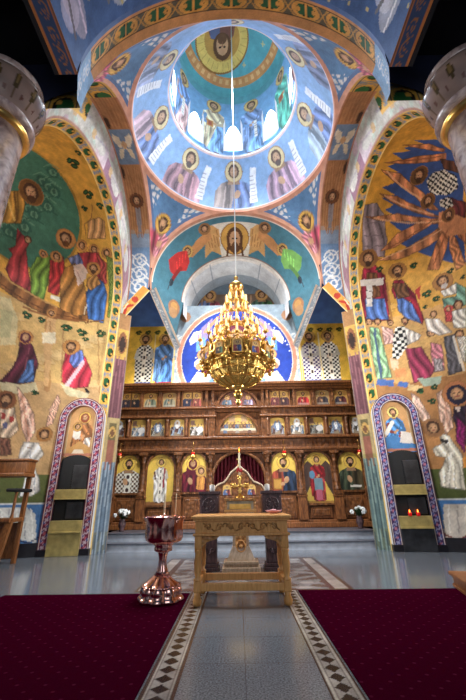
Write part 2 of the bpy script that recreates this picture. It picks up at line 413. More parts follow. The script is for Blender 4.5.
def surf(name, X, Y, Z, C, mat, parent=None, **kw):
    nv, nu = X.shape
    me = bpy.data.meshes.new(name)
    co = np.stack([X, Y, Z], -1).reshape(-1, 3).astype(np.float32)
    i = np.arange(nv*nu).reshape(nv, nu)
    q = np.stack([i[:-1, :-1], i[:-1, 1:], i[1:, 1:], i[1:, :-1]], -1).reshape(-1, 4)
    me.vertices.add(len(co)); me.vertices.foreach_set('co', co.ravel())
    me.loops.add(q.size); me.loops.foreach_set('vertex_index', q.ravel().astype(np.int32))
    me.polygons.add(len(q)); me.polygons.foreach_set('loop_start', np.arange(0, q.size, 4, dtype=np.int32))
    me.polygons.foreach_set('use_smooth', np.ones(len(q), bool))
    me.update(); me.validate()
    at = me.color_attributes.new('Col', 'FLOAT_COLOR', 'POINT')
    cc = np.concatenate([lin(np.clip(C, 0, 255)), np.ones((nv, nu, 1))], -1).reshape(-1, 4).astype(np.float32)
    at.data.foreach_set('color', cc.ravel())
    me.materials.append(mat)
    o = bpy.data.objects.new(name, me); COL.objects.link(o)
    if parent: o.parent = parent
    return tag(o, **kw)
def grid(a0, a1, t0, t1, d):
    na = max(2, int(abs(a1-a0)/d)+1); nt = max(2, int(abs(t1-t0)/d)+1)
    return np.meshgrid(np.linspace(a0, a1, na), np.linspace(t0, t1, nt))

# ---------------------------------------------------------------- camera
FPX = 360.0
cam = bpy.data.cameras.new('camera'); co = bpy.data.objects.new('camera', cam); COL.objects.link(co)
cam.sensor_fit = 'VERTICAL'; cam.sensor_height = 36.0; cam.sensor_width = 24.0; cam.lens = FPX/700*36; cam.clip_start = 0.05
p_, y_, r_ = radians(22.6), radians(0.5), radians(0.8)
fw = Vector((-sin(y_)*cos(p_), cos(y_)*cos(p_), sin(p_))); rt = Vector((cos(y_), sin(y_), 0)); up = rt.cross(fw)
rt2 = rt*cos(r_) - up*sin(r_); up2 = up*cos(r_) + rt*sin(r_)
mw = Matrix((rt2, up2, -fw)).transposed().to_4x4(); mw.translation = Vector((-0.03, 0, 1.2))
co.matrix_world = mw; scene.camera = co

CX, CY, RA, ZS = 3.95, 7.3, 2.65, 7.0     # side apses
A2, CD, ZC = 2.9, 7.4, 8.1                # crossing half width, centre depth, arch springing
S = dict(kind='structure')
exec_parts = []
FRESCO_L = [('P',(190,136,50),[(3.62,9.84),(2.85,10.13),(2.74,9.75),(2.88,9.04),(3.52,8.75)]),('l',(230,184,90),0.085,[(3.41,9.84),(3.08,9.06)]),('l',(120,76,26),0.063,[(3.11,10.0),(2.99,9.1)]),('h',2.52,10.2,0.244,(124,80,34),(84,50,24)),('P',(178,58,60),[(2.97,8.84),(2.81,8.69),(2.61,8.68),(2.57,8.52),(2.66,8.29),(2.55,7.64),(2.3,6.88),(2.91,6.97),(3.15,7.28),(3.02,7.9),(3.16,8.02),(2.97,8.24)]),('h',2.63,8.59,0.072,None),('P',(116,152,54),[(2.32,8.14),(2.01,8.31),(1.92,8.38),(1.93,7.51),(1.95,6.7),(2.31,6.81),(2.49,7.67)]),('h',2.15,8.32,0.079,(196,132,66)),('P',(186,48,48),[(1.95,8.18),(1.56,8.41),(1.48,7.84),(1.62,7.04),(1.89,7.09)]),('h',1.76,8.35,0.1,(196,132,66)),('p',(230,220,196),[(1.8,7.01),(1.41,7.02),(1.42,6.87),(1.78,6.88)]),('P',(212,156,98),[(0.78,9.1),(0.7,9.61),(0.56,9.7),(0.29,9.77),(0.11,9.67),(0.18,9.13)]),('l',(150,100,56),0.03,[(0.83,9.21),(0.82,9.52),(0.55,9.76),(0.42,10.14)]),('h',0.98,8.86,0.103,(196,132,66)),('h',0.6,8.77,0.102,(196,132,66)),('h',0.19,8.68,0.099,(196,132,66)),('P',(120,140,60),[(0.21,8.61),(-0.01,8.5),(-0.09,6.57),(0.07,6.51)]),('P',(178,56,60),[(1.12,8.61),(0.84,8.68),(0.46,8.67),(0.25,8.19),(0.23,7.7),(0.72,8.01),(1.04,8.22)]),('P',(110,120,170),[(1.43,8.39),(1.08,8.58),(0.96,8.31),(1.19,8.02)]),('P',(168,66,60),[(0.54,8.68),(0.24,8.37),(0.21,7.7),(0.39,7.7)]),('P',(176,118,54),[(1.5,8.04),(1.2,8.27),(1.01,8.06),(0.83,7.3),(0.67,6.59),(1.08,6.35),(1.45,6.44),(1.62,7.66)]),('p',(226,196,176),[(1.26,8.18),(1.01,8.3),(0.82,8.08),(0.87,7.82),(1.08,7.53),(1.18,7.85)]),('l',(200,150,140),0.037,[(1.14,8.03),(0.98,7.63)]),('h',1.48,8.99,0.175,(196,132,66),(110,66,30)),('P',(60,106,176),[(0.67,7.93),(0.33,7.77),(0.19,7.35),(0.19,6.33),(0.66,6.44),(0.82,7.3)]),('P',(188,130,66),[(0.81,7.83),(0.56,8.02),(0.41,7.7),(0.69,7.45),(0.84,7.57)]),('h',0.64,8.17,0.122,(196,132,66),(90,60,36)),('l',(228,212,180),0.039,[(0.8,6.57),(0.76,6.94)]),('p',(206,190,138),[(3.09,6.37),(2.82,6.44),(2.5,5.93),(2.41,5.18),(2.78,5.05)]),('p',(182,174,126),[(3.0,6.02),(2.67,6.1),(2.58,5.35),(2.82,5.25)]),('P',(148,94,46),[(3.27,7.09),(3.0,6.93),(2.4,6.86),(1.57,6.67),(1.05,6.49),(0.7,6.58),(0.62,6.36),(1.66,6.29),(2.39,6.45),(3.15,6.63)]),('l',(206,154,84),0.058,[(3.26,7.07),(2.93,6.93),(2.33,6.84),(1.57,6.67)]),('l',(108,62,28),0.042,[(3.18,6.73),(2.49,6.59),(1.68,6.43),(0.74,6.4)]),('l',(140,86,44),0.071,[(2.43,6.35),(2.02,6.32),(1.66,6.29),(0.88,6.34)]),('l',(176,124,70),0.169,[(1.74,6.2),(1.41,4.12)]),('p',(208,162,104),[(1.75,6.23),(1.54,6.26),(1.47,5.81),(1.38,5.52),(1.5,5.41),(1.43,4.72),(1.4,4.18),(1.5,4.17),(1.6,4.85),(1.74,5.45),(1.73,5.77)]),('p',(224,208,172),[(1.82,5.74),(1.48,5.85),(1.41,5.48),(1.75,5.43)]),('l',(170,120,70),0.036,[(1.67,6.14),(1.62,5.85)]),('h',1.68,6.42,0.077,(196,132,66),(80,50,26)),('P',(92,34,52),[(2.25,5.45),(1.98,5.29),(1.76,4.8),(1.77,4.27),(2.19,4.11),(2.56,4.11),(2.41,4.39),(2.28,4.81),(2.32,5.27)]),('P',(76,112,172),[(2.03,4.81),(1.88,4.9),(1.77,4.27),(2.16,4.15),(2.03,4.57)]),('h',2.2,5.48,0.114,(196,132,66),None,(92,34,52)),('l',(60,20,36),0.031,[(2.21,5.16),(2.41,4.25)]),('l',(140,70,84),0.025,[(2.07,5.2),(2.04,4.52)]),('P',(198,46,66),[(1.13,5.33),(0.89,5.4),(0.55,5.16),(0.3,4.67),(0.36,4.26),(0.78,4.2),(1.09,4.37),(1.15,4.77),(1.11,5.03)]),('P',(92,112,182),[(0.94,5.36),(0.67,5.37),(0.56,5.0),(0.83,4.8),(0.98,5.01)]),('l',(232,200,204),0.12,[(0.6,5.0),(0.92,4.29)]),('h',0.99,5.45,0.137,(196,132,66),(110,66,36)),('p',(30,26,28),[(0.5,4.29),(0.27,4.11),(0.37,4.04)]),('p',(208,194,150),[(2.56,4.1),(2.13,4.11),(1.71,4.25),(1.61,4.02),(2.14,3.85),(2.51,3.88)]),('p',(208,194,150),[(1.1,4.31),(0.64,4.15),(0.27,4.05),(0.39,3.9),(0.89,3.99)]),('l',(170,120,66),0.03,[(0.34,6.27),(0.01,4.05)]),('l',(170,126,76),0.036,[(1.3,6.06),(1.09,4.38)]),('v',2.3,6.16,0.21),('v',1.9,6.13,0.17),('v',1.21,6.06,0.23),('v',0.77,5.97,0.23),('v',0.63,5.75,0.14),('v',0.2,5.97,0.23),('v',1.69,3.97,0.14),('v',0.46,10.49,0.27),('v',0.62,11.51,0.36),('v',0.73,10.04,0.16),('v',0.14,10.14,0.2),('v',0.15,11.89,0.2),('P',(214,186,156),[(2.42,3.44),(2.1,3.49),(1.89,2.95),(2.04,2.73),(2.26,2.7)]),('p',(168,56,50),[(2.36,3.33),(2.27,3.35),(2.23,3.19),(2.33,3.17)]),('p',(168,56,50),[(2.17,3.26),(2.06,3.28),(2.02,3.12),(2.12,3.1)]),('p',(90,90,130),[(2.28,3.08),(2.18,3.1),(2.15,2.94),(2.25,2.93)]),('P',(126,80,62),[(2.26,2.7),(2.03,2.69),(1.93,2.31),(2.17,2.29)]),('h',2.32,3.66,0.137,(138,84,50),(80,56,44)),('P',(228,176,150),[(2.13,4.05),(1.92,3.85),(1.62,3.4),(1.5,2.94),(1.61,2.61),(1.81,2.96)]),('l',(196,130,100),0.031,[(1.99,3.84),(1.62,2.79)]),('l',(244,210,190),0.038,[(1.87,3.72),(1.58,2.93)]),('P',(226,172,144),[(1.11,3.98),(1.03,3.81),(1.12,3.17),(1.26,3.08),(1.25,3.57)]),('P',(226,220,210),[(1.7,2.66),(1.37,2.65),(1.21,2.36),(1.37,2.1),(1.22,1.79),(1.13,1.48),(1.32,1.36),(1.57,1.33),(1.49,1.78),(1.58,2.09),(1.74,2.21),(1.76,2.49)]),('l',(168,170,176),0.03,[(1.53,2.47),(1.37,1.42)]),('l',(176,176,180),0.026,[(1.35,2.03),(1.25,1.42)]),('l',(246,244,240),0.038,[(1.52,1.97),(1.49,1.39)]),('l',(140,110,80),0.026,[(1.6,2.52),(1.46,2.53)]),('h',1.27,2.87,0.112,(176,118,58),None)]
FRESCO_R = [('p',(52,84,150),[(1.11,12.04),(1.62,11.82),(0.84,11.77),(1.18,11.61),(0.45,11.61),(1.06,11.29),(0.44,11.16),(0.97,10.94),(0.45,10.9),(0.99,10.62),(0.51,10.49),(1.02,10.22),(0.56,10.18),(1.05,9.9),(0.75,9.78),(1.17,9.57),(0.97,9.37),(1.48,8.95),(1.24,8.76),(1.62,8.42),(1.98,8.14),(3.06,7.17),(3.56,11.72)]),('P',(150,132,138),[(-0.01,9.99),(0.43,10.03),(0.77,9.63),(0.92,8.82),(0.84,8.35),(0.16,8.47)]),('l',(120,104,112),0.04,[(0.15,9.45),(0.8,9.43)]),('l',(120,104,112),0.035,[(0.17,9.06),(0.88,9.03)]),('l',(120,104,112),0.035,[(0.18,8.74),(0.85,8.69)]),('P',(204,128,80),[(0.73,11.89),(1.85,11.78),(2.61,11.39),(2.58,11.28),(1.69,11.61)]),('P',(204,128,80),[(0.27,11.29),(1.57,11.37),(2.67,11.22),(2.7,10.98),(1.64,11.11)]),('P',(208,132,84),[(0.25,11.07),(1.04,10.88),(1.99,10.09),(2.51,9.35),(2.27,9.44),(1.55,10.2)]),('P',(206,130,82),[(0.45,10.32),(1.12,10.15),(1.94,9.62),(2.66,9.03),(1.95,9.42),(1.17,9.88)]),('P',(210,134,84),[(0.08,9.63),(1.2,9.62),(2.97,8.89),(2.95,8.71),(1.55,9.31),(0.53,9.51)]),('P',(206,130,82),[(0.73,8.55),(1.24,9.0),(2.03,9.23),(2.42,9.03),(1.71,8.81),(1.09,8.56)]),('P',(210,136,86),[(0.51,8.27),(1.39,8.45),(2.48,8.78),(2.78,8.55),(2.15,8.33),(1.3,8.18)]),('P',(206,130,82),[(2.03,7.57),(2.37,8.32),(2.63,8.71),(2.77,8.47),(2.64,8.01),(2.33,7.43)]),('P',(208,134,84),[(2.79,7.14),(2.71,7.97),(2.78,8.55),(2.96,8.19),(3.06,7.17)]),('P',(204,128,80),[(3.19,7.86),(2.86,8.6),(3.03,8.68),(3.25,8.19)]),('p',(214,142,92),[(2.51,9.26),(2.99,9.22),(3.32,8.69),(3.25,8.19),(2.76,8.39),(2.48,8.78)]),('l',(232,176,128),0.057,[(0.51,10.99),(2.18,9.71)]),('l',(232,176,128),0.045,[(0.66,10.24),(2.35,9.28)]),('l',(232,176,128),0.047,[(0.43,9.58),(2.81,8.9)]),('l',(150,84,50),0.035,[(0.93,8.58),(2.26,9.07)]),('l',(232,176,128),0.039,[(0.76,8.3),(2.56,8.7)]),('l',(150,84,50),0.042,[(0.78,11.32),(2.5,11.15)]),('l',(150,84,50),0.033,[(2.22,7.68),(2.72,8.58)]),('P',(110,44,44),[(2.85,9.63),(3.38,9.19),(3.32,8.69),(2.9,9.09)]),('c',(226,222,206),(30,28,28),0.09,[(2.06,10.4),(2.25,10.64),(2.65,10.63),(3.12,10.24),(3.16,9.81),(2.85,9.71),(2.26,9.91)]),('c',(214,206,190),(30,28,28),0.08,[(2.53,9.65),(2.85,9.66),(3.0,9.3),(2.75,9.28),(2.56,9.45)]),('h',1.77,10.68,0.175,(112,74,36),(70,44,26)),('h',2.16,9.76,0.134,(120,78,36),(70,44,26)),('h',2.8,9.07,0.123,(120,78,40),(70,44,26)),('P',(100,60,40),[(2.47,11.06),(3.02,10.79),(3.22,10.29),(2.65,10.65)]),('P',(156,36,58),[(0.15,7.99),(0.23,8.15),(0.54,8.14),(0.81,7.75),(0.83,6.93),(0.71,6.21),(0.51,6.21),(0.03,6.28),(0.0,7.03)]),('P',(84,120,190),[(0.14,7.02),(0.71,6.96),(0.7,6.23),(0.07,6.29)]),('P',(118,74,44),[(0.27,7.9),(0.6,7.86),(0.62,7.06),(0.18,7.02)]),('p',(222,210,196),[(0.05,7.69),(0.77,7.67),(0.74,7.45),(0.03,7.46)]),('p',(214,206,196),[(0.24,7.47),(0.41,7.45),(0.31,6.73),(0.14,6.74)]),('l',(60,40,40),0.026,[(0.25,7.29),(0.36,7.28)]),('l',(60,40,40),0.026,[(0.21,7.02),(0.32,7.01)]),('l',(168,112,58),0.069,[(0.86,7.48),(0.78,6.18)]),('h',0.33,8.35,0.171,(150,100,54),(70,46,30)),('P',(150,32,52),[(1.06,7.52),(1.28,7.52),(1.56,6.91),(1.64,6.01),(1.56,5.85),(1.4,6.17),(1.4,6.69),(1.0,6.9),(0.96,7.18)]),('P',(84,118,186),[(1.05,7.07),(1.43,6.6),(1.55,5.9),(1.17,6.21),(1.03,6.47)]),('P',(114,74,46),[(1.01,7.44),(1.38,7.34),(1.42,6.87),(1.07,6.86)]),('h',1.2,7.82,0.15,(176,120,60),(80,52,34)),('p',(190,60,50),[(1.57,7.0),(1.77,7.11),(1.64,6.61)]),('P',(110,158,136),[(2.66,6.77),(2.88,6.49),(2.76,6.02),(2.58,6.03),(2.2,6.15),(2.23,6.46),(2.6,6.36)]),('P',(228,220,206),[(2.24,6.71),(2.68,6.74),(2.6,6.45),(2.29,6.5)]),('h',2.36,6.98,0.162,(176,120,60),(200,190,180)),('h',0.13,6.2,0.069,None),('h',0.38,6.18,0.072,None),('h',0.73,6.1,0.059,None),('h',1.91,6.07,0.063,None),('h',2.31,6.09,0.068,(196,60,60)),('h',2.57,6.08,0.084,None),('h',2.4,5.26,0.079,None),('h',1.73,5.52,0.072,None),('P',(150,196,142),[(0.11,6.03),(0.37,5.97),(0.43,5.24),(0.48,4.39),(0.07,4.36),(0.05,5.26)]),('l',(64,84,132),0.075,[(0.24,5.93),(0.2,4.39)]),('P',(222,172,160),[(0.47,6.02),(0.77,5.89),(0.74,5.44),(0.46,5.42)]),('P',(224,210,196),[(1.67,6.03),(2.02,5.88),(2.24,5.39),(1.91,5.41),(1.67,5.65)]),('P',(220,214,200),[(2.36,5.99),(2.74,5.92),(2.6,5.39),(2.32,5.5)]),('P',(196,66,70),[(2.21,6.08),(2.37,5.98),(2.31,5.68),(2.16,5.74)]),('P',(214,130,140),[(1.66,5.26),(1.92,5.11),(1.83,4.37),(1.55,4.39)]),('P',(160,150,150),[(1.65,4.79),(1.83,4.71),(1.81,4.37),(1.59,4.41)]),('P',(94,92,98),[(2.02,5.31),(2.28,5.31),(2.24,4.27),(1.91,4.23)]),('l',(226,220,206),0.071,[(2.24,5.24),(2.28,4.29)]),('P',(206,196,180),[(2.32,5.21),(2.54,5.15),(2.37,4.44),(2.31,4.61)]),('c',(230,226,214),(24,24,26),0.1,[(0.86,5.93),(1.08,5.95),(1.18,5.63),(1.04,5.24),(0.74,4.9),(0.59,4.98),(0.74,5.62)]),('P',(222,212,200),[(1.1,5.88),(1.48,5.55),(1.37,5.42),(1.08,5.32)]),('P',(148,50,78),[(1.0,5.21),(1.41,5.18),(1.6,4.5),(1.49,4.28),(1.03,4.16),(1.0,4.76)]),('h',1.13,6.08,0.067,None,(110,76,50)),('p',(220,190,150),[(0.53,4.98),(0.76,4.86),(0.67,4.57),(0.54,4.62)]),('p',(222,142,84),[(0.61,4.66),(0.88,4.62),(0.87,4.35),(0.57,4.38)]),('p',(70,104,172),[(0.07,4.36),(0.53,4.3),(0.49,4.12),(0.03,4.18)]),('p',(70,104,172),[(0.66,4.26),(0.89,4.19),(0.82,4.05),(0.59,4.12)]),('p',(154,172,150),[(1.12,4.27),(1.73,4.23),(1.65,4.04),(1.24,4.04)]),('p',(212,176,116),[(0.88,4.16),(1.23,4.03),(1.15,3.9),(0.83,3.98)]),('v',0.67,7.98,0.17),('v',1.68,7.87,0.17),('v',1.88,6.79,0.22),('v',2.08,6.53,0.16),('v',1.75,6.38,0.12),('v',2.62,7.22,0.15),('v',2.89,6.83,0.12),('v',1.14,3.89,0.13),('v',1.51,3.99,0.13),('P',(228,184,160),[(0.9,3.9),(1.07,3.72),(1.25,3.13),(1.15,2.99),(0.99,3.14),(0.88,3.59)]),('l',(246,216,200),0.031,[(0.97,3.73),(1.15,3.14)]),('P',(226,180,154),[(1.52,3.78),(1.84,3.97),(1.75,3.48),(1.71,2.86),(1.5,2.69),(1.45,3.04)]),('l',(198,140,112),0.031,[(1.67,3.77),(1.61,2.89)]),('P',(46,30,50),[(1.89,3.58),(2.17,3.6),(1.89,2.39),(1.77,2.59),(1.76,3.12)]),('P',(132,22,92),[(1.85,3.11),(1.98,2.84),(1.81,2.21),(1.7,2.53)]),('p',(214,190,170),[(1.93,3.57),(2.03,3.43),(1.91,3.21),(1.86,3.32)]),('h',1.98,3.7,0.194,(190,118,70),None,(36,32,54)),('p',(236,150,50),[(1.7,2.08),(1.83,2.13),(1.77,1.86),(1.67,1.86)]),('P',(224,214,190),[(1.34,2.75),(1.56,2.66),(1.75,2.16),(1.67,1.74),(1.64,1.35),(1.13,1.45),(1.16,1.76),(1.39,2.13),(1.17,2.19),(1.13,2.36),(1.37,2.48)]),('l',(170,160,140),0.031,[(1.51,2.44),(1.24,1.52)]),('l',(178,168,146),0.031,[(1.6,2.18),(1.44,1.42)]),('l',(244,238,222),0.04,[(1.53,2.24),(1.31,1.52)]),('p',(44,38,36),[(1.36,2.59),(1.54,2.54),(1.49,2.46),(1.34,2.53)]),('h',1.25,2.89,0.144,(150,102,62),None),('v',1.14,3.93,0.13),('v',1.5,3.98,0.14),('v',1.36,3.61,0.16)]
# ================================================================ THE SETTING
def flr(name, x0, x1, y0, y1, z0, z1, mat, **kw): return MB().box(x0, x1, y0, y1, z0, z1).build(name, mat, **kw)
flr('floor', -8, 8, -5, 13.2, -0.2, 0, M['floor'], **S)
# soleas steps before the icon screen
st = MB().box(-3.62, 3.62, 10.78, 12.35, 0.2, 0.385); st.build('trim_1', M['marble_step'], **S)
st = MB().box(-3.64, 3.64, 10.74, 12.35, 0.385, 0.41, .008); st.build('trim_2', M['step_edge'], **S)
st = MB().box(-3.62, 3.62, 10.42, 12.35, 0.0, 0.175); st.build('trim_3', M['marble_step'], **S)
st = MB().box(-3.64, 3.64, 10.38, 12.35, 0.175, 0.2, .008); st.build('trim_4', M['step_edge'], **S)

# mosaic bands along the central runner of granite
for i, (x0, x1) in enumerate(((-.715, -.475), (.555, .775))):
    a, t = grid(x0, x1, 0.6, 6.05, 0.011)
    p = Paint(a, t, (150, 144, 136)); w = (a-x0)/(x1-x0)
    p.put((w < .1) | (w > .9), (70, 50, 46)); p.put(((w > .1) & (w < .17)) | ((w > .83) & (w < .9)), (170, 164, 152))
    k = (t/.155) % 1 - .5
    dm = np.abs(k)/.5 + np.abs(w-.5)/.3
    p.put((dm < .92) & (w > .2) & (w < .8), (8, 8, 10))
    p.put((np.abs(w-.5) > .29) & (w > .17) & (w < .83), (120, 110, 104))
    surf('trim_%d' % (5+i), a, t, np.full(a.shape, .003), p.grain(.1).c, M['stone_paint'], **S)
# darker stone inlay behind the table, framed by brown strips
a, t = grid(-1.55, 1.6, 6.06, 9.2, 0.025)
p = Paint(a, t, (126, 122, 122))
p.rect(-.72, .78, 6.06, 9.2, (112, 106, 104))
nz = np.sin(a*9+np.sin(t*5)*2)*np.sin(t*11+np.sin(a*4)*2); p.put(nz > .35, (92, 76, 70)); p.put(nz < -.5, (150, 144, 140))
for x in (-1.55, -1.27, 1.3, 1.58): p.line([(x, 6), (x, 9.3)], .09, (84, 58, 50))
for x in (-1.41, 1.44): p.line([(x, 6), (x, 9.3)], .2, (150, 140, 132))
for x in (-.6, .66): p.line([(x, 6), (x, 9.3)], .1, (78, 54, 48))
p.rect(-1.6, 1.65, 9.05, 9.3, (84, 58, 50)); p.rect(-1.6, 1.65, 6.0, 6.12, (84, 58, 50))
surf('trim_7', a, t, np.full(a.shape, .002), p.grain(.08).c, M['stone_paint'], **S)

# ---------- the two side apses with their fresco cycles
def apse_paint_left(p):
    a, t = p.a, p.t
    p.rect(-2, 9, -1, 1.15, (64, 112, 168)); p.rect(-2, 9, 1.15, 1.2, (226, 226, 220)); p.rect(-2, 9, 1.2, 1.86, (92, 100, 48))
    p.rect(-2, 9, 1.86, 4.3, (196, 154, 100)); p.rect(-2, 9, 4.3, 6.5, (206, 166, 98)); p.rect(-2, 9, 6.5, 30, (226, 166, 62))
    # draped white cloth on the dado
    p.poly([(1.0,.3),(1.15,.95),(1.35,1.08),(2.0,1.1),(2.4,1.0),(2.3,.5),(1.9,.34),(1.5,.5),(1.3,.36)], (206, 204, 196))
    for k in range(7): p.line([(1.1+.17*k,.4),(1.25+.16*k,1.05)], .025, (150, 150, 150) if k % 2 else (234,232,224))
    p.line([(.8,.5),(1.2,.3),(1.5,.42),(1.9,.26),(2.4,.36)], .03, (40, 50, 90))
    # teal glory
    p.ell(2.95, 9.8, 2.06, 2.22, (176, 132, 48)); p.ell(2.95, 9.8, 1.98, 2.14, (66, 122, 98))
    for k in range(26):
        x = 1.3 + (k*0.618 % 1)*3.2; y = 8.1 + (k*0.37 % 1)*3.5
        if ((x-2.95)/1.85)**2 + ((y-9.8)/2.0)**2 < 1:
            p.ell(x, y, .22, .2, (48, 100, 82)); p.ell(x, y-.02, .13, .12, (96, 146, 116)); p.ell(x, y, .06, .08, (58, 104, 84))
            p.line([(x-.3, y+.16), (x, y+.3), (x+.3, y+.14)], .035, (112, 160, 128), .7); p.line([(x-.3, y-.22), (x, y-.12), (x+.3, y-.26)], .03, (40, 88, 72), .8)
    for q in range(16):
        x = .15+(q*.618 % 1)*2.6; y = 4.35+(q*.37 % 1)*1.7; p.poly([(x-.3,y-.05),(x-.1,y+.14),(x+.12,y+.1),(x+.32,y-.04),(x+.1,y-.12)], (218, 184, 126), .5); p.line([(x-.3,y-.06),(x+.1,y-.13),(x+.32,y-.05)], .02, (168, 122, 66), .5)
    for q in range(10): x = .2+(q*.618 % 1)*2.2; y = 2.1+(q*.37 % 1)*1.6; p.ell(x, y, .35, .16, (208, 166, 112), .35)
    ops(p, FRESCO_L)
    p.line([(.2,6.42),(.5,6.36),(.7,6.3)], .05, (120,76,36)); p.rect(.05,.12,4.3,6.0,(170,124,70),.4)
def apse_paint_right(p):
    p.rect(-2, 9, -1, 1.12, (58, 112, 170)); p.rect(-2, 9, 1.12, 1.17, (206, 206, 200)); p.rect(-2, 9, 1.17, 1.86, (74, 84, 34))
    p.rect(-2, 9, 1.86, 4.2, (176, 120, 66)); p.rect(-2, 9, 4.2, 6.3, (206, 156, 90)); p.rect(-2, 9, 6.3, 8.1, (222, 164, 66)); p.rect(-2, 9, 8.1, 30, (222, 160, 52))
    p.poly([(.95,.25),(1.1,1.02),(1.9,1.05),(2.6,1.0),(2.5,.4),(1.9,.3),(1.6,.5),(1.3,.26)], (196,184,168)); [p.line([(1.1+.2*k,.4),(1.2+.18*k,1.0)], .03, (150,140,134) if k % 2 else (222,214,200)) for k in range(6)]
    p.line([(.8,.5),(1.2,.24),(1.6,.4),(2.0,.2)], .04, (120,50,40)); p.line([(.8,.3),(1.2,.14),(1.7,.24)], .03, (30,40,90))
    for q in range(18):
        x = .1+(q*.618 % 1)*2.8; y = 4.3+(q*.37 % 1)*3.2; p.poly([(x-.3,y-.05),(x-.1,y+.14),(x+.12,y+.1),(x+.32,y-.04),(x+.1,y-.12)], (226, 180, 100), .45); p.line([(x-.3,y-.06),(x+.1,y-.13),(x+.32,y-.05)], .02, (166, 112, 54), .5)
    for q in range(10): x = .2+(q*.618 % 1)*2.4; y = 2.1+(q*.37 % 1)*1.8; p.ell(x, y, .35, .16, (190, 134, 78), .35)
    ops(p, FRESCO_R)
def build_apse(s):
    ph0, ph1 = -.0, radians(180)
    phi = np.linspace(ph0, ph1, int((ph1-ph0)*RA/.03))
    zc_ = np.concatenate([np.linspace(0, ZS, 220, endpoint=False), ZS + np.linspace(0, pi/2, 140)*RA])
    PH, T = np.meshgrid(phi, zc_)
    E_ = np.clip((T-ZS)/RA, 0, pi/2*.999); zz = np.minimum(T, ZS)
    dx, dz, dy = np.sin(PH)*np.cos(E_), np.sin(E_), np.cos(PH)*np.cos(E_)
    th = np.arccos(np.clip(dy, -1, 1)); ps = np.arctan2(dz, dx)
    a = np.where(T <= ZS, RA*PH, RA*th*np.cos(ps)); t = np.where(T <= ZS, zz, ZS + RA*th*np.sin(ps))
    p = Paint(a, t, (226, 166, 62), warp=.012)
    (apse_paint_left if s < 0 else apse_paint_right)(p)
    X = s*(CX + RA*dx); Y = CY + RA*dy; Z = np.where(T <= ZS, zz, ZS + RA*dz)
    if s > 0: X, Y, Z, C = X, Y, Z, p.c
    surf('wall_left' if s < 0 else 'wall_right', X, Y, Z, p.grain(.07).c, M['fresco'], **S)
    # dark skirting following the curve
    mb = MB(); n = 40; vs = []
    for i in range(n+1):
        f = radians(30) + (radians(150)-radians(30))*i/n if False else radians(5) + radians(155)*i/n
        for r, z in ((RA-.035, 0), (RA-.035, .3), (RA, .3)):
            vs.append((s*(CX+r*sin(f)), CY+r*cos(f), z))
    fs = []
    for i in range(n):
        for k in range(2): fs.append((i*3+k, (i+1)*3+k, (i+1)*3+k+1, i*3+k+1))
    mb.add(vs, fs).build('baseboard_left' if s < 0 else 'baseboard_right', M['dark_stone'], **S)

def leg_arc(n_leg, n_arc, z0, th1=180):
    """parameter list: (theta, drop) - drop>0 along the straight leg below the springing"""
    return [(0.0, 1-i/n_leg) for i in range(n_leg)] + [(radians(th1)*i/n_arc, 0.0) for i in range(n_arc+1)]
def strip(name, s, e0, e1, z0, z1b, paint, n_leg, n_arc, nw, th1=180, west_leg=None, **kw):
    """ruled band between two arches e=(X, r, zc, cy); both continue as straight legs down to z0 (edge 0) and z1b (edge 1)"""
    prm = leg_arc(n_leg, n_arc, z0, th1)
    TH = np.array([q[0] for q in prm]); DR = np.array([q[1] for q in prm]); w = np.linspace(0, 1, nw)
    W, TH2 = np.meshgrid(w, TH); _, DR2 = np.meshgrid(w, DR)
    def edge(e, zb):
        X, r, zc, cy = e
        return X, cy + r*np.cos(TH2), zc + r*np.sin(TH2) - DR2*(zc-zb)
    x0, y0, zz0 = edge(e0, z0); x1, y1, zz1 = edge(e1, z1b)
    X = s*(x0*(1-W) + x1*W); Y = y0*(1-W)+y1*W; Z = zz0*(1-W)+zz1*W
    zb = z0*(1-W)+z1b*W; zc = e0[2]*(1-W)+e1[2]*W
    sv = np.where(DR2 > 0, -DR2*(zc-zb), TH2*((e0[1]+e1[1])/2))
    p = Paint(W, sv, (200, 200, 200)); p.X, p.Y, p.Z = X, Y, Z; p.TH = TH2
    paint(p)
    return surf(name, X, Y, Z, p.grain(.06).c, M['fresco'], **kw)

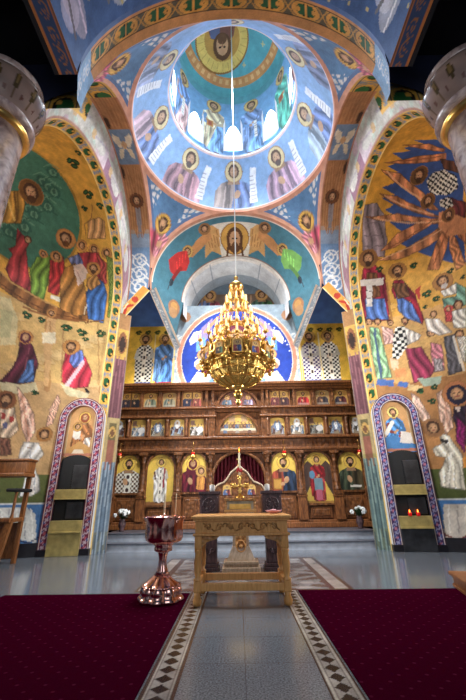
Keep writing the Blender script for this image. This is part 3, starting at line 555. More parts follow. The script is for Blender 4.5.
TR = [8]
def tname():
    TR[0] += 1; return 'trim_%d' % TR[0]
def vine_apse(p): vine_s(p, p.t, p.a, .5, (120, 134, 160), (34, 92, 46), (230, 170, 62), (236, 196, 104))
def soffit_paint(p):
    w, s = p.a, p.t            # w 0 at the crossing edge, s arc length from the springing
    p.c[:] = (180, 120, 72)
    q = s/2.9*180/pi           # degrees
    p.put(q < 33, (112, 146, 186)); p.put((q > 24) & (q < 36), (170, 170, 176), .5)
    p.a = (w-.5)*.72; p.t = s
    # scroll ornament near the springing
    for cy_, r in ((.75,.24),(.25,.28),(-.25,.3)):
        for k in range(3): p.ring(.04*(-1)**k, cy_, r*(.35+.3*k)-.025, r*(.35+.3*k)+.025, (226, 226, 222))
        p.line([(-.3, cy_-.2), (-.1, cy_)], .05, (226,226,222)); p.line([(.3, cy_+.2), (.1, cy_)], .05, (226,226,222))
    # seraph
    def seraph(c):
        for k in range(7):
            for sx in (-1, 1):
                p.line([(sx*.05*k, c+.1), (sx*(.1+.03*k), c+1.15-.05*k)], .03, (190, 130, 80) if k % 2 else (164, 106, 62))
                p.line([(sx*.05*k, c-.1), (sx*(.06+.035*k), c-1.2+.06*k)], .03, (194, 134, 82) if k % 2 else (164, 106, 62))
        p.poly([(-.06,c-1.0),(.06,c-1.0),(.1,c-.2),(-.1,c-.2)], (122, 140, 170), .6)
        head(p, 0, c, .13, halo=(120, 68, 34), hrim=(96, 52, 26))
    seraph(2.72)
    p.put((q > 76) & (q < 98), (112, 134, 160))
    c = 4.4
    for sx in (-1, 1):
        p.poly([(sx*.03,c),(sx*.1,c+.3),(sx*.26,c+.42),(sx*.3,c+.2),(sx*.15,c-.05)], (224, 208, 176)); p.poly([(sx*.03,c-.05),(sx*.12,c-.35),(sx*.24,c-.4),(sx*.2,c-.1)], (214, 196, 160))
    p.ell(0, c+.05, .08, .11, (206,160,110))
    for c in (6.0, 8.2):
        for k in range(7):
            for sx in (-1, 1): p.line([(sx*.05*k, c-1.0), (sx*(.08+.03*k), c+1.0)], .025, (188, 128, 78) if k % 2 else (164, 106, 62))
    for c, x in ((5.2, .26), (6.6, .22), (3.6, .3)):
        p.ell(x, c, .09, .26, (150, 100, 60)); p.ell(x, c, .065, .2, (74, 44, 28))
    p.put((w < .05) | (w > .95), (196, 132, 100))
    pp = Paint(w, s, (0, 0, 0)); vine_s(pp, s, w, .95, (120, 130, 140), (36, 104, 46), (226, 166, 58), (226, 180, 90)); m = q > 122; p.c[m] = pp.c[m]
def white_paint(p):
    w, s = p.a, p.t; p.c[:] = (188, 184, 170)
    n = np.sin(s*9+w*6)*np.sin(w*9+s*2.7); p.put(n > .4, (186, 200, 186)); p.put(n < -.55, (204, 200, 190)); p.put(np.sin(s*5.1+2)*np.sin(w*4+s) > .6, (196, 170, 176))
    q = np.degrees(p.TH)
    p.put((q > 64) & (q < 92) & (w > .45), (150, 108, 128)); p.put((q > 88) & (q < 98) & (w > .3), (204, 184, 190))
    p.put((q > 2) & (q < 30) & (w > .2), (150, 96, 110), .8)
    p.a = w; p.t = s
    for c in (1.2, 2.3, 3.6, 4.9, 6.0):
        p.ell(.55, c, .25, .35, (200, 196, 186)); p.ell(.6, c+.4, .16, .12, (206, 170, 120)); p.line([(.4, c-.3), (.6, c+.3)], .06, (180, 170, 176))
    p.put(w > .93, (176, 120, 96))
    m = (q > 118) & (w < .62); ww = np.clip(w/.62, 0, 1); pp = Paint(ww, s, (120, 134, 160)); vine_s(pp, s, ww, .62, (124, 136, 150), (34, 100, 44), (226, 166, 58), (226, 176, 80), pair=False); p.c[m] = pp.c[m]
def pier_paint(p):
    w, z = p.a, p.Z; p.c[:] = (136, 100, 104)
    p.put(z < 2.3, (104, 124, 142)); p.put(z < .5, (110, 116, 108))
    p.put((z > 2.2) & (z < 3.4), (186, 160, 104)); p.put((z > 2.3) & (z < 3.25) & (np.abs(w-.5) < .3), (110, 96, 60)); p.put(np.hypot((z-3.0)/.16, (w-.5)/.26) < 1, (206,160,80)); p.put(np.hypot((z-2.98)/.1, (w-.5)/.16) < 1, (120,80,50)); p.put((z > 2.0) & (z < 2.8) & (np.abs(w-.5) < .25), (150,90,70))
    p.put((z > 3.4) & (z < 5.4), (112, 66, 74)); p.put((z > 5.2) & (z < 6.2), (206, 160, 70)); p.put(np.hypot((z-5.75)/.36, (w-.5)/.36) < 1, (140, 84, 50)); p.put(np.hypot((z-5.7)/.26, (w-.5)/.24) < 1, (60, 40, 30)); p.put(z > 6.2, (170,120,70))
    f = np.sin(w*26+np.sin(z*2)*1.2); p.put((f > .5) & (z < 2.2), (150, 166, 178)); p.put((f < -.6) & (z < 2.2), (66, 84, 104)); p.put((f > .6) & (z > 3.4) & (z < 5.3), (150, 96, 100))
    p.put((w > .92), (150, 132, 116)); p.put(w < .06, (160, 140, 110))
for s in (-1, 1):
    build_apse(s)
    strip(tname(), s, (3.7, 2.78, 7.0, 7.3), (3.95, 2.65, 7.0, 7.3), 0, 0, lambda p: (setattr(p, 't0', 0), vine_s(p, p.t, 1-p.a, .47, (116, 132, 160), (34, 92, 46), (230, 170, 62), (238, 200, 112)))[0], 230, 260, 13, **S)
    strip(tname(), s, (3.6, 2.9, 8.1, 7.4), (3.7, 2.78, 7.0, 7.3), 6.7, 6.6, white_paint, 20, 240, 22, **S)
    strip('ceiling_arch_%s' % ('left' if s < 0 else 'right'), s, (2.9, 2.9, 8.1, 7.4), (3.6, 2.9, 8.1, 7.4), 7.85, 6.75, soffit_paint, 30, 260, 26, **S)
    # pier face under the arch
    W, Z_ = grid(0, 1, 0, 6.75, .03); W, Z_ = np.meshgrid(np.linspace(0, 1, 12), np.linspace(0, 6.75, 230))
    p = Paint(W, Z_, (0, 0, 0)); p.Z = Z_; pier_paint(p)
    if s > 0: p.c *= np.where((Z_ < 2.3)[..., None], np.array((.86, .92, .8)), 1.0)
    surf('wall_pier_left' if s < 0 else 'wall_pier_right', s*(3.7-.3*W), 10.08+.24*W, Z_, p.grain(.06).c, M['fresco'], **S)
    # return of the pier towards the chancel side
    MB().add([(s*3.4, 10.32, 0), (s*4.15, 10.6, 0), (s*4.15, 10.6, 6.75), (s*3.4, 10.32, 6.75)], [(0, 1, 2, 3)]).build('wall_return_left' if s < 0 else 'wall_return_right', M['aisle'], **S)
    # slanting ornamented bands that carry the pendentive corner
    def band(P0, P1, wd, n, painter):
        P0, P1, wd = map(np.array, (P0, P1, wd)); u, w = np.meshgrid(np.linspace(0, 1, n), np.linspace(0, 1, 14))
        Pp = P0 + (P1-P0)*u[..., None] + wd*w[..., None]
        p = Paint(u*np.linalg.norm(P1-P0), w*np.linalg.norm(wd), (226, 160, 64)); painter(p)
        surf(tname(), s*Pp[..., 0], Pp[..., 1], Pp[..., 2], p.grain(.05).c, M['fresco'], **S)
    def ob(p):
        p.rect(-1, 9, .05, .3, (226, 150, 60)); p.ell(.95, .17, .16, .15, (222, 170, 70)); p.ell(.95, .17, .11, .12, (196, 60, 40)); p.line([(.35, .1), (.6, .22), (.75, .1)], .09, (196, 52, 40)); p.line([(.3, .2), (.7, .26)], .05, (236, 214, 170))
        p.rect(-1, 9, -.1, .03, (236, 206, 150)); p.rect(-1, 9, .31, .6, (236, 206, 150))
    def gb(p):
        scroll_s(p, p.a, p.t/.2, .3, (156, 168, 180), (232, 232, 226)); p.put(p.t < .02, (226,200,170)); p.put(p.t > .18, (226,200,170))
    band((3.74, 10.2, 6.42), (2.84, 10.2, 7.62), (.24, -.02, .2), 44, ob)
    band((2.86, 10.24, 7.62), (2.26, 12.2, 6.3), (-.2, .0, .16), 60, gb)

# ---------- pendentives
def pend(sx, sy):
    th, k = np.meshgrid(np.radians(np.linspace(0, 90, 110)), np.linspace(0, 1, 70))
    rb = A2/np.maximum(np.cos(th), np.sin(th)); rho = A2 + (rb-A2)*k; R2 = 2*A2*A2
    X, Y, Z = sx*rho*np.cos(th), CD + sy*rho*np.sin(th), ZC + np.sqrt(np.maximum(R2-rho**2, 0))
    a = (th-pi/4)*rho*sx*sy; t = Z-ZC
    p = Paint(a, t, (86, 128, 170))
    n = np.sin(a*17+np.sin(t*9))*np.sin(t*19+np.sin(a*8)); p.put((np.abs(n) > .42) & ((np.abs(a) > .5) | (t < 1.0)), (206, 204, 200))
    edge = (rb-rho); p.put((edge < .18) & (edge > .1), (86,110,150)); p.put(edge < .1, (206, 146, 116)); p.put((rho-A2) < .1, (206, 140, 110))
    bust(p, 0, .95, 1.5, (176, 66, 84), (200, 120, 130) if sy > 0 else (190, 90, 110), halo=(222, 170, 70), beard=(90, 60, 40), flip=-sx)
    p.poly([(.2,1.0),(.5,1.1),(.46,1.5),(.2,1.4)], (232, 226, 214))
    surf('ceiling_pendentive_%s' % {(1, 1): 'northeast', (-1, 1): 'northwest', (1, -1): 'southeast', (-1, -1): 'southwest'}[(sx, sy)], X, Y, Z, p.grain(.06).c, M['fresco'], **S)
for sx in (-1, 1):
    for sy in (-1, 1): pend(sx, sy)

# ---------- ring of prophets, drum, cap
def ring_grid(r0, z0, r1, z1, d, nt):
    n = int(2*pi*max(r0, r1)/d); th, k = np.meshgrid(np.linspace(0, 2*pi, n), np.linspace(0, 1, nt))
    return th, k
th, k = ring_grid(2.9, 11, 1.95, 12.66, .028, 70)
r = 2.9 + (1.95-2.9)*(k**1.25); z = 11 + 1.66*k
LEN = 1.9
a = ((th + pi) % (2*pi) - pi)*2.45; t = k*LEN          # th measured from the east, increasing to the right
p = Paint(a, t, (122, 166, 218))
for i in range(8):
    an = radians([0, 42, 86, 130, 180, -130, -86, -42][i]); cx_ = an*2.45
    rb_ = [(150, 130, 120), (196, 150, 176), (150, 170, 190), (120, 130, 170), (150, 80, 80), (140, 150, 180), (196, 160, 170), (186, 130, 140)][i]
    bust(p, cx_, .14, 1.75, rb_, shade(rb_, .8) if i % 2 else (96, 120, 180), halo=(226, 200, 130), beard=[None, (80,60,50), (150,140,130)][i % 3], flip=1 if i % 2 else -1)
    sx = .62
    p.poly([(cx_+sx-.12,.3),(cx_+sx+.14,.28),(cx_+sx+.2,1.1),(cx_+sx+.3,1.45),(cx_+sx+.05,1.5),(cx_+sx-.04,1.0)], (238, 238, 240))
    for q in range(7): p.line([(cx_+sx-.04,.42+.13*q),(cx_+sx+.12,.42+.13*q)], .025, (150, 150, 170))
p.c = p.c*.78 + np.array((170, 196, 228))*.22; p.put(k < .05, (206, 140, 116)); p.put((k > .05) & (k < .07), (230, 214, 200)); p.put(k > .965, (226, 196, 190))  # ring colours blended towards pale blue, haze painted into the fresco
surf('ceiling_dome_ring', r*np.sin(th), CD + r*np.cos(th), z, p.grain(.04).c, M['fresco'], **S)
th, k = ring_grid(1.95, 12.66, 1.85, 15.6, .03, 110)
r = 1.95 - .12*k; z = 12.66 + 3.1*k; a = ((th + pi) % (2*pi) - pi)*1.9; t = k*3.1
p = Paint(a, t, (104, 160, 206))
for i in range(8):
    an = radians(22.5 + 45*i); an = (an + pi) % (2*pi) - pi
    c1, c2 = [((176, 90, 100), (120, 150, 200)), ((70, 170, 140), (90, 190, 160)), ((176, 100, 90), (150, 60, 60)), ((90, 110, 170), (190, 170, 120)), ((150, 150, 90), (96, 110, 160)), ((70, 110, 170), (180, 90, 100)), ((226, 170, 160), (110, 150, 210)), ((230, 206, 160), (222, 196, 150))][i]
    figure(p, an*1.9, .06, 2.72, (110, 160, 220) if i in (0, 7) else c1, c2, halo=(222, 180, 90), beard=(120, 90, 60), item='book' if i % 2 else 'scroll')
p.c = p.c*.85 + np.array((180, 204, 226))*.15; p.put(t > 2.72, (90, 164, 176)); p.put(t < .06, (230, 220, 216))  # drum colours mixed with pale blue to paint in haze
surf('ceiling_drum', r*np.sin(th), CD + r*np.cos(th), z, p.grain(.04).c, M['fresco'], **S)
th, k = ring_grid(1.83, 15.76, .01, 17, .028, 90)
ph_ = k*pi/2
r = 1.83*np.cos(ph_)+.002; z = 15.76 + 1.15*np.sin(ph_)
X, Y = r*np.sin(th), CD + r*np.cos(th)
p = Paint(X, Y, (88, 168, 176))
dd = np.hypot(X, Y-CD); p.put((dd > 1.5) & (dd < 1.72), (206, 140, 80)); p.put((dd > 1.56) & (dd < 1.66) & (np.sin(th*40) > 0), (226, 176, 110))
for i in range(8):
    an = radians(22+45*i); p.line([(1.25*sin(an)-.06, CD+1.25*cos(an)), (1.25*sin(an)+.06, CD+1.25*cos(an))], .03, (206,190,120)); p.line([(1.25*sin(an), CD+1.25*cos(an)-.07), (1.25*sin(an), CD+1.25*cos(an)+.07)], .03, (206,190,120))
mx_, my_, mr_ = -.34, CD+.42, .98
p.ell(mx_, my_, mr_, mr_, (150, 100, 40)); p.ell(mx_, my_, mr_*.95, mr_*.95, (224, 190, 92)); p.ell(mx_, my_, mr_*.66, mr_*.66, (190, 140, 60))
p.at(mx_, my_, 1.0, 0, 1)
for k_ in range(24): an = 2*pi*k_/24; p.line([(.7*cos(an), .7*sin(an)), (.9*cos(an), .9*sin(an))], .02, (190, 150, 70))
p.poly([(-.5,-.42),(.5,-.42),(.42,-.05),(.2,.05),(-.2,.05),(-.42,-.05)], (120, 74, 60)); p.poly([(-.5,-.42),(-.05,-.42),(-.1,.02),(-.4,-.05)], (86, 96, 130))
p.ell(0, .22, .34, .4, (96, 62, 34)); p.ell(0, .18, .22, .3, SKIN); p.ell(0, .0, .17, .16, (104, 68, 40)); p.ell(-.08, .24, .05, .03, (50,30,20)); p.ell(.08, .24, .05, .03, (50,30,20)); p.line([(0,.22),(.01,.1)], .03, (140,90,60)); p.at()
surf('ceiling_dome', X, Y, z, p.grain(.04).c, M['fresco'], **S)
# drum windows: arched panes with pale reveals
def arch_pts(w, h, n=10, y0=0.0):
    r_ = w/2; return [(-r_, y0), (r_, y0)] + [(r_*cos(pi*i/n), y0 + h-r_ + r_*sin(pi*i/n)) for i in range(n+1)]
for i in range(8):
    an = radians(45*i); rr = 1.885
    def wxf(off): return Matrix.Translation((rr*sin(an), CD + rr*cos(an), 12.86)) @ Matrix.Rotation(-an, 4, 'Z') @ Matrix.Translation((0, off, 0))
    fr = MB(); outer, inner = arch_pts(.72, 2.84), arch_pts(.58, 2.68, y0=.08)
    n = len(outer); vs = [(x, 0, z_) for x, z_ in outer] + [(x, 0, z_) for x, z_ in inner] + [(x, .05, z_) for x, z_ in inner] + [(x, .03, z_) for x, z_ in outer]
    fs = [(j, (j+1) % n, n+(j+1) % n, n+j) for j in range(n)] + [(n+j, n+(j+1) % n, 2*n+(j+1) % n, 2*n+j) for j in range(n)]
    w_ = fr.add(vs, fs).xf(wxf(-.03)).build('window_%d' % (i+1), M['plaster_white'], **S)
    MB().add([(x, 0, z_) for x, z_ in inner], [tuple(range(n))]).xf(wxf(.005)).build('pane', M['pane'], w_)

# ---------- west arch and nave barrel above the viewer
th, y = np.meshgrid(np.linspace(0, pi, 330), np.concatenate([np.linspace(4.53, 2.2, 130), np.linspace(2.1, -3, 14)]))
r = np.where(y > 3.85, 2.68 + .22*np.clip((y-3.85)/.5, 0, 1), 2.68)
X, Z = -r*np.cos(th), ZC-.08*(y < 3.85) + r*np.sin(th)
s_ = th*2.8; p = Paint(s_, 4.45-y, (72, 104, 158))
lt = np.array
for i in range(7):
    x = .75 + i*1.22; c = [(190, 176, 196), (206, 206, 214), (196, 120, 140), (200, 196, 206), (196, 110, 130), (196, 200, 212), (206, 206, 216)][i]
    p.at(x, .6, 1, 0, 1); p.ell(0, .9, .32, .75, c, .75); p.ell(.15, 1.2, .4, .3, shade(c, .85), .7); p.ell(-.2, .6, .3, .25, shade(c, 1.1), .7); p.ell(0, 1.75, .16, .16, (206, 160, 110)); p.line([(-.3, .3), (.2, 1.4)], .07, shade(c, .6)); p.line([(.1, .2), (.3, 1.3)], .05, shade(c, 1.2)); p.at()
for k_ in range(60): p.ell((k_*.618 % 1)*8.8, .6+(k_*.37 % 1)*2.2, .035, .035, (206, 190, 130))
p2 = Paint(s_, 4.45-y, (0, 0, 0)); vine_s(p2, s_, np.clip((4.45-y-.06)/.42, 0, 1), .8, (90, 84, 66), (34, 92, 52), (214, 150, 60), (206, 140, 80), ink=(18, 14, 10), pair=True)
m = (4.45-y) < .48; p.c[m] = p2.c[m]
tip = m & ((s_ < .85) | (s_ > 2.8*pi-.85)); p3 = Paint(s_, y, (0, 0, 0)); scroll_s(p3, s_, np.clip((4.45-y)/.5, 0, 1), .4, (120, 160, 200), (206, 206, 206)); p.c[tip] = p3.c[tip]
surf('ceiling_nave', X, y, Z, p.grain(.06).c, M['fresco'], **S)
for s in (-1, 1):
    w, y = np.meshgrid(np.linspace(0, 1, 18), np.linspace(3.85, -3, 220))
    p = Paint(w, y, (0, 0, 0)); scroll_s(p, y, (w-.15)/.7, .62, (58, 78, 116), (176, 116, 60)); p.put((w < .14) | (w > .86), (196, 122, 70)); p.put((w > .04) & (w < .1), (90, 70, 70))
    surf(tname(), s*(2.66+.32*w), y, np.full(w.shape, 7.98), p.c, M['fresco'], **S)
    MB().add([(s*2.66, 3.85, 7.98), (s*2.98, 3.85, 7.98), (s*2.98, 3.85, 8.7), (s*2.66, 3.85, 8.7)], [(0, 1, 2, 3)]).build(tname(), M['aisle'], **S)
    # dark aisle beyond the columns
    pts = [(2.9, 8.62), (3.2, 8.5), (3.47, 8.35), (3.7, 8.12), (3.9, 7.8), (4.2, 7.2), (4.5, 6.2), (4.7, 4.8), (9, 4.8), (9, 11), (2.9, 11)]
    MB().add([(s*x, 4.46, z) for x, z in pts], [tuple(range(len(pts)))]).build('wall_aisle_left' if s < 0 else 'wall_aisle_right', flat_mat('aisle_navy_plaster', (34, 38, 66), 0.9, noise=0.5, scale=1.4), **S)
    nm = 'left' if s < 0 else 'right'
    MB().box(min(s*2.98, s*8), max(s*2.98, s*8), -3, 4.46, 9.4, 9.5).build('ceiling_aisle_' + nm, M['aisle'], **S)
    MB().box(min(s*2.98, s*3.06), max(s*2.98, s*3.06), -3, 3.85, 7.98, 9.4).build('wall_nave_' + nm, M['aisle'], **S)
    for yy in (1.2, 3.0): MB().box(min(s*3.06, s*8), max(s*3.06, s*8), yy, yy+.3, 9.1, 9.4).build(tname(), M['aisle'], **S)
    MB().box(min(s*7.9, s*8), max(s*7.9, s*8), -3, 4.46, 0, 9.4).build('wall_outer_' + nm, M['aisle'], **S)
# closing walls over the apses so that no stray daylight leaks in
for s in (-1, 1):
    MB().add([(s*2.9, 4.4, 11), (s*2.9, 10.4, 11), (s*7.2, 10.4, 11.4), (s*7.2, 4.4, 11.4)], [(0, 1, 2, 3)]).build('ceiling_roof_' + ('left' if s < 0 else 'right'), M['aisle'], **S)

# ---------- chancel vault, lunette, east wall
th, k = np.meshgrid(np.linspace(0, pi, 220), np.linspace(0, 1, 90))
def chancel(k):
    r = 2.9 - (2.9-1.98)*k**1.1; zc = ZC + 0*k; return r, zc, 10.3 + 1.55*k
r, zc, yy = chancel(k); X, Z = -r*np.cos(th), zc + r*np.sin(th)
a = (th-pi/2)*2.45; t = -k*1.75                     # a to the right, t upwards towards the crossing
p = Paint(a, t, (70, 124, 140))
ae = np.abs(a)
p.at(0, -1.1, 1.22); p.poly([(-.5,-.48),(.5,-.48),(.62,.6),(-.62,.6)], (226, 218, 200)); p.ell(0, .08, .46, .5, (150,96,40)); p.ell(0, .08, .43, .47, (214, 160, 70)); p.ell(0, .04, .27, .4, (96, 58, 30)); p.ell(0, .06, .17, .27, SKIN); p.ell(0, -.2, .13, .2, (104,64,36)); p.ell(-.06,.1,.035,.025,(40,26,18)); p.ell(.06,.1,.035,.025,(40,26,18)); p.line([(-.22,-.1),(-.3,-.42)], .08, (96,58,30)); p.line([(.22,-.1),(.3,-.42)], .08, (96,58,30)); p.at()
for sx in (-1, 1):
    p.poly([(sx*.55,-.6),(sx*.8,-.35),(sx*1.1,-.75),(sx*1.4,-1.45),(sx*1.0,-1.3),(sx*.65,-1.55)], (214, 160, 92)); [p.line([(sx*(.65+.12*q),-.6-.08*q),(sx*(.7+.12*q),-1.2)], .03, (170,110,56)) for q in range(4)]
    p.poly([(sx*.85,-.5),(sx*1.5,-.7),(sx*2.0,-.95),(sx*1.9,-1.15),(sx*1.4,-1.05),(sx*.9,-.85)], (206, 140, 80))
    head(p, sx*1.05, -.42, .12, halo=(150, 104, 60)); head(p, sx*1.95, -.85, .13, halo=(206, 160, 80))
    c = (196, 44, 40) if sx < 0 else (120, 178, 84)
    p.poly([(sx*1.95,-.8),(sx*2.3,-.6),(sx*2.75,-.5),(sx*3.0,-.75),(sx*3.05,-1.1),(sx*2.7,-1.15),(sx*2.45,-1.35),(sx*2.1,-1.2)], c); [p.line([(sx*(2.0+.18*q),-.8),(sx*(2.2+.18*q),-1.0)], .03, shade(c, 1.35)) for q in range(4)]
    p.line([(sx*2.6,-1.1),(sx*3.3,-1.0)], .14, shade(c, .8)); p.ell(sx*3.35,-1.0,.16,.09,(40,50,60)); p.line([(sx*3.2,-.98),(sx*3.7,-.92)], .04, (60,70,80))
p.put(t > -.1, (206, 140, 110)); p.put((t < -.1) & (t > -.14), (226, 210, 190))
p.put(t < -1.66, (222, 214, 200)); p.put((t < -1.62) & (t > -1.66), (150, 110, 90))
surf('ceiling_chancel', X, yy, Z, p.grain(.05).c, M['fresco'], **S)
# cheeks of the vault below its springing
for s in (-1, 1):
    kk, q = np.meshgrid(np.linspace(0, 1, 60), np.linspace(0, 1, 60)); r, zc, yy = chancel(kk); zb = 7.72 - 1.15*kk
    X = s*(r*(1-q) + q*(2.86-.62*kk)); Z = zc*(1-q) + zb*q
    p = Paint(yy, Z, (74, 124, 140)); p.put(yy < 10.4, (206, 146, 116))
    p.ell(11.5, 7.7, .26, .3, (176,120,80)); p.ell(11.5, 7.75, .16, .17, (206,150,80)); p.ell(11.5, 7.5, .2, .2, (190,140,90))
    surf('wall_chancel_' + ('left' if s < 0 else 'right'), X, yy, Z, p.grain(.05).c, M['fresco'], **S)
# arched niche above the round fresco
th, k = np.meshgrid(np.linspace(0, pi, 140), np.linspace(0, 1, 40))
r = 1.98-.2*k; X, Z = -r*np.cos(th), 8.1 - .05*k + r*np.sin(th); Y = 11.85 + 1.4*k
p = Paint(th, k, (226, 230, 232)); p.put(k < .1, (244, 238, 228)); p.put((k > .62), (168, 182, 192)); p.put(np.abs(np.sin(th*6)) < .06, (160, 172, 182))
surf('ceiling_niche', X, Y, Z, p.grain(.05).c, M['fresco'], **S)
for s in (-1, 1): MB().add([(s*1.975, 11.84, 7.6), (s*1.78, 13.25, 7.6), (s*1.78, 13.25, 8.1), (s*1.975, 11.84, 8.14)], [(0, 1, 2, 3)]).build(tname(), M['plaster_white'], **S)
a, t = grid(-1.95, 1.95, 7.7, 10.0, .03)
p = Paint(a, t, (122, 96, 74)); p.rect(-3, 3, 9.3, 11, (110, 128, 142))
for x, c1, c2 in ((-1.1, (150, 60, 70), (90, 110, 160)), (0, (120, 60, 50), (70, 90, 140)), (1.1, (70, 110, 60), (60, 90, 70))): bust(p, x, 8.2, 1.4, c1, c2, halo=(206, 150, 80))
for x in (-1.5, -.55, .55, 1.5): p.line([(x, 8.0), (x+.1, 9.2)], .06, (200, 150, 110), .7)
p.rect(-3, 3, 7.6, 8.05, (150, 110, 80))
surf('wall_lunette', a, np.full(a.shape, 13.25), t, p.grain(.05).c, M['fresco'], **S)
MB().box(-1.9, 1.9, 12.36, 13.3, 7.6, 7.7).build(tname(), M['plaster_white'], **S)
# east wall: round blue fresco between standing saints on gold
a, t = grid(-4.15, 4.15, 4.55, 8.24, .026)
p = Paint(a, t, (238, 190, 62)); p.put(np.abs(a) < 2.3, (150, 170, 184))
n = np.sin(a*23+np.sin(t*15))*np.sin(t*25+np.sin(a*13)); p.put((np.abs(a) < 2.3) & (n > .2), (214, 214, 208))
c0z = 6.0; R0 = 2.12
p.put((np.abs(a) < 2.3) & (t > 7.0), (140, 156, 166)); [p.ell(sx*1.95, 7.75, .2, .22, (170, 120, 84)) for sx in (-1, 1)]
p.ell(0, c0z, R0+.12, R0+.12, (226, 206, 180)); p.ell(0, c0z, R0+.08, R0+.08, (210, 134, 104)); p.ell(0, c0z, R0-.06, R0-.06, (232, 214, 190)); p.ell(0, c0z, R0-.09, R0-.09, (30, 62, 168))
for q in range(46):
    an = q*2.4; rr = 1.0+1.0*((q*.618) % 1); p.ell(rr*cos(an), c0z+rr*sin(an), .03, .03, (220, 224, 240))
p.t = p.t + .2
bust(p, 0, 4.6, 3.4, (120, 30, 50), (96, 24, 44), veil=(110, 30, 50), child=False)
for sx in (-1, 1):
    p.poly([(sx*.9,7.9),(sx*1.3,7.5),(sx*1.6,6.9),(sx*1.2,6.9),(sx*.9,7.3)], (150, 130, 190)); p.line([(sx*.7,7.9),(sx*1.2,7.3)], .12, (206, 150, 110))
    p.poly([(sx*1.3,7.35),(sx*1.62,7.3),(sx*1.78,6.95),(sx*1.72,6.75),(sx*1.45,6.95),(sx*1.5,7.15)], (236, 228, 214)); p.poly([(sx*1.2,7.1),(sx*1.5,6.9),(sx*1.5,6.5),(sx*1.1,6.5)], (98, 150, 206)); head(p, sx*1.22, 6.35, .14, halo=(206, 150, 90))
    p.poly([(sx*1.0,5.6),(sx*1.45,5.7),(sx*1.7,5.3),(sx*1.3,5.15),(sx*.8,5.2)], (232, 222, 206)); p.ell(sx*1.35, 6.0, .22, .2, (226, 216, 200)); p.ell(sx*1.4, 5.9, .12, .12, (190,140,90))
    p.poly([(sx*.5,4.9),(sx*1.1,4.85),(sx*1.0,5.4),(sx*.6,5.5)], (110, 160, 200))
p.t = p.t - .2
for x, h, c1, c2, ck, hd in ((-3.42, 2.15, (226, 222, 210), None, ((232, 228, 216), (34, 34, 40), .035), (80,50,30)), (-2.68, 2.15, (70, 120, 190), (96, 140, 200), None, (110,74,50)), (2.72, 2.15, (226, 220, 214), None, ((232, 226, 222), (70, 50, 110), .035), (80,60,40)), (3.42, 2.15, (228, 224, 212), None, ((234, 230, 220), (30, 30, 36), .035), (120,90,70))):
    figure(p, x, 4.95, h, c1, c2, checks=ck, beard=hd, item='stole' if ck else None, hem=(190, 40, 40) if not ck else (96, 110, 170))
for x in (-3.05, 3.07, -2.32, 2.36): p.line([(x, 4.6), (x, 7.0)], .03, (236, 220, 170))
for q in range(9): leafs(p, (-1 if q % 2 else 1)*(2.45+.18*q), 7.12, .2, (60, 74, 30))
surf('wall_east', a, np.full(a.shape, 12.34), t, p.grain(.06).c, M['fresco'], **S)
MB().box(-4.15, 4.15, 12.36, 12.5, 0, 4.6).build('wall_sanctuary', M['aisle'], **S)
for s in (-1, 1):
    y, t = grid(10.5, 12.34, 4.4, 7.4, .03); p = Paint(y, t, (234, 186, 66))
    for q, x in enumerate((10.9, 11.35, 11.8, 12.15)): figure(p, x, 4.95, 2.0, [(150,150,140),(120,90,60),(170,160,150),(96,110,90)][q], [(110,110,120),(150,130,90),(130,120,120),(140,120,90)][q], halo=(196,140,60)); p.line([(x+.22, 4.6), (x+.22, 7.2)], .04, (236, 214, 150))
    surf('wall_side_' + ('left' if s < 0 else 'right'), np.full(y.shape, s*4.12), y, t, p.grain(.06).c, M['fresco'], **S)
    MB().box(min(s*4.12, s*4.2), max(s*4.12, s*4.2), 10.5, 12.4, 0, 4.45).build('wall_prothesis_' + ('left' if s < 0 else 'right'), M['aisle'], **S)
    MB().add([(s*2.95, 10.34, 8.2), (s*4.15, 10.34, 8.2), (s*4.15, 12.36, 7.36), (s*2.3, 12.36, 7.36)], [(0, 1, 2, 3)]).build('ceiling_prothesis_' + ('left' if s < 0 else 'right'), flat_mat('deep_blue_plaster', (60, 100, 170), .8, noise=.15, scale=3), **S)
# ================================================================ THINGS
def arch_frame(mb, w, h, wd, y0, y1, z0=0.0, x=0.0, rise=None, n=14):
    """arched moulding (w,h outer) as a solid ring"""
    ri = w/2 if rise is None else rise
    def outl(o):
        hw = w/2-o
        return [(x-hw, z0+o), (x+hw, z0+o)] + [(x+hw*cos(pi*i/n), z0+h-ri + (ri-o)*sin(pi*i/n)) for i in range(n+1)]
    A, B = outl(0), outl(wd); m = len(A)
    vs = [(q[0], y0, q[1]) for q in A] + [(q[0], y0, q[1]) for q in B] + [(q[0], y1, q[1]) for q in A] + [(q[0], y1, q[1]) for q in B]
    fs = []
    for i in range(m):
        j = (i+1) % m
        fs += [(i, j, m+j, m+i), (m+i, m+j, 3*m+j, 3*m+i), (j, i, 2*m+i, 2*m+j)]
    mb.add(vs, fs); return mb
def painted_panel(name, parent, x, y, z, w, h, painter, arch=0.0, nx=40, mat='icon', base=(224, 180, 74), **kw):
    """upright painted panel facing the nave; arch = rise of its rounded top"""
    nz_ = int(nx*h/w)
    U, V = np.meshgrid(np.linspace(-1, 1, nx), np.linspace(0, 1, nz_))
    top = (h-arch) + arch*np.sqrt(np.clip(1-U**2, 0, 1)); A = U*w/2; T = V*top
    p = Paint(A, T, base); painter(p)
    return surf(name, A+x, np.full(A.shape, float(y)), T+z, p.grain(.05).c, M[mat], parent, **kw)

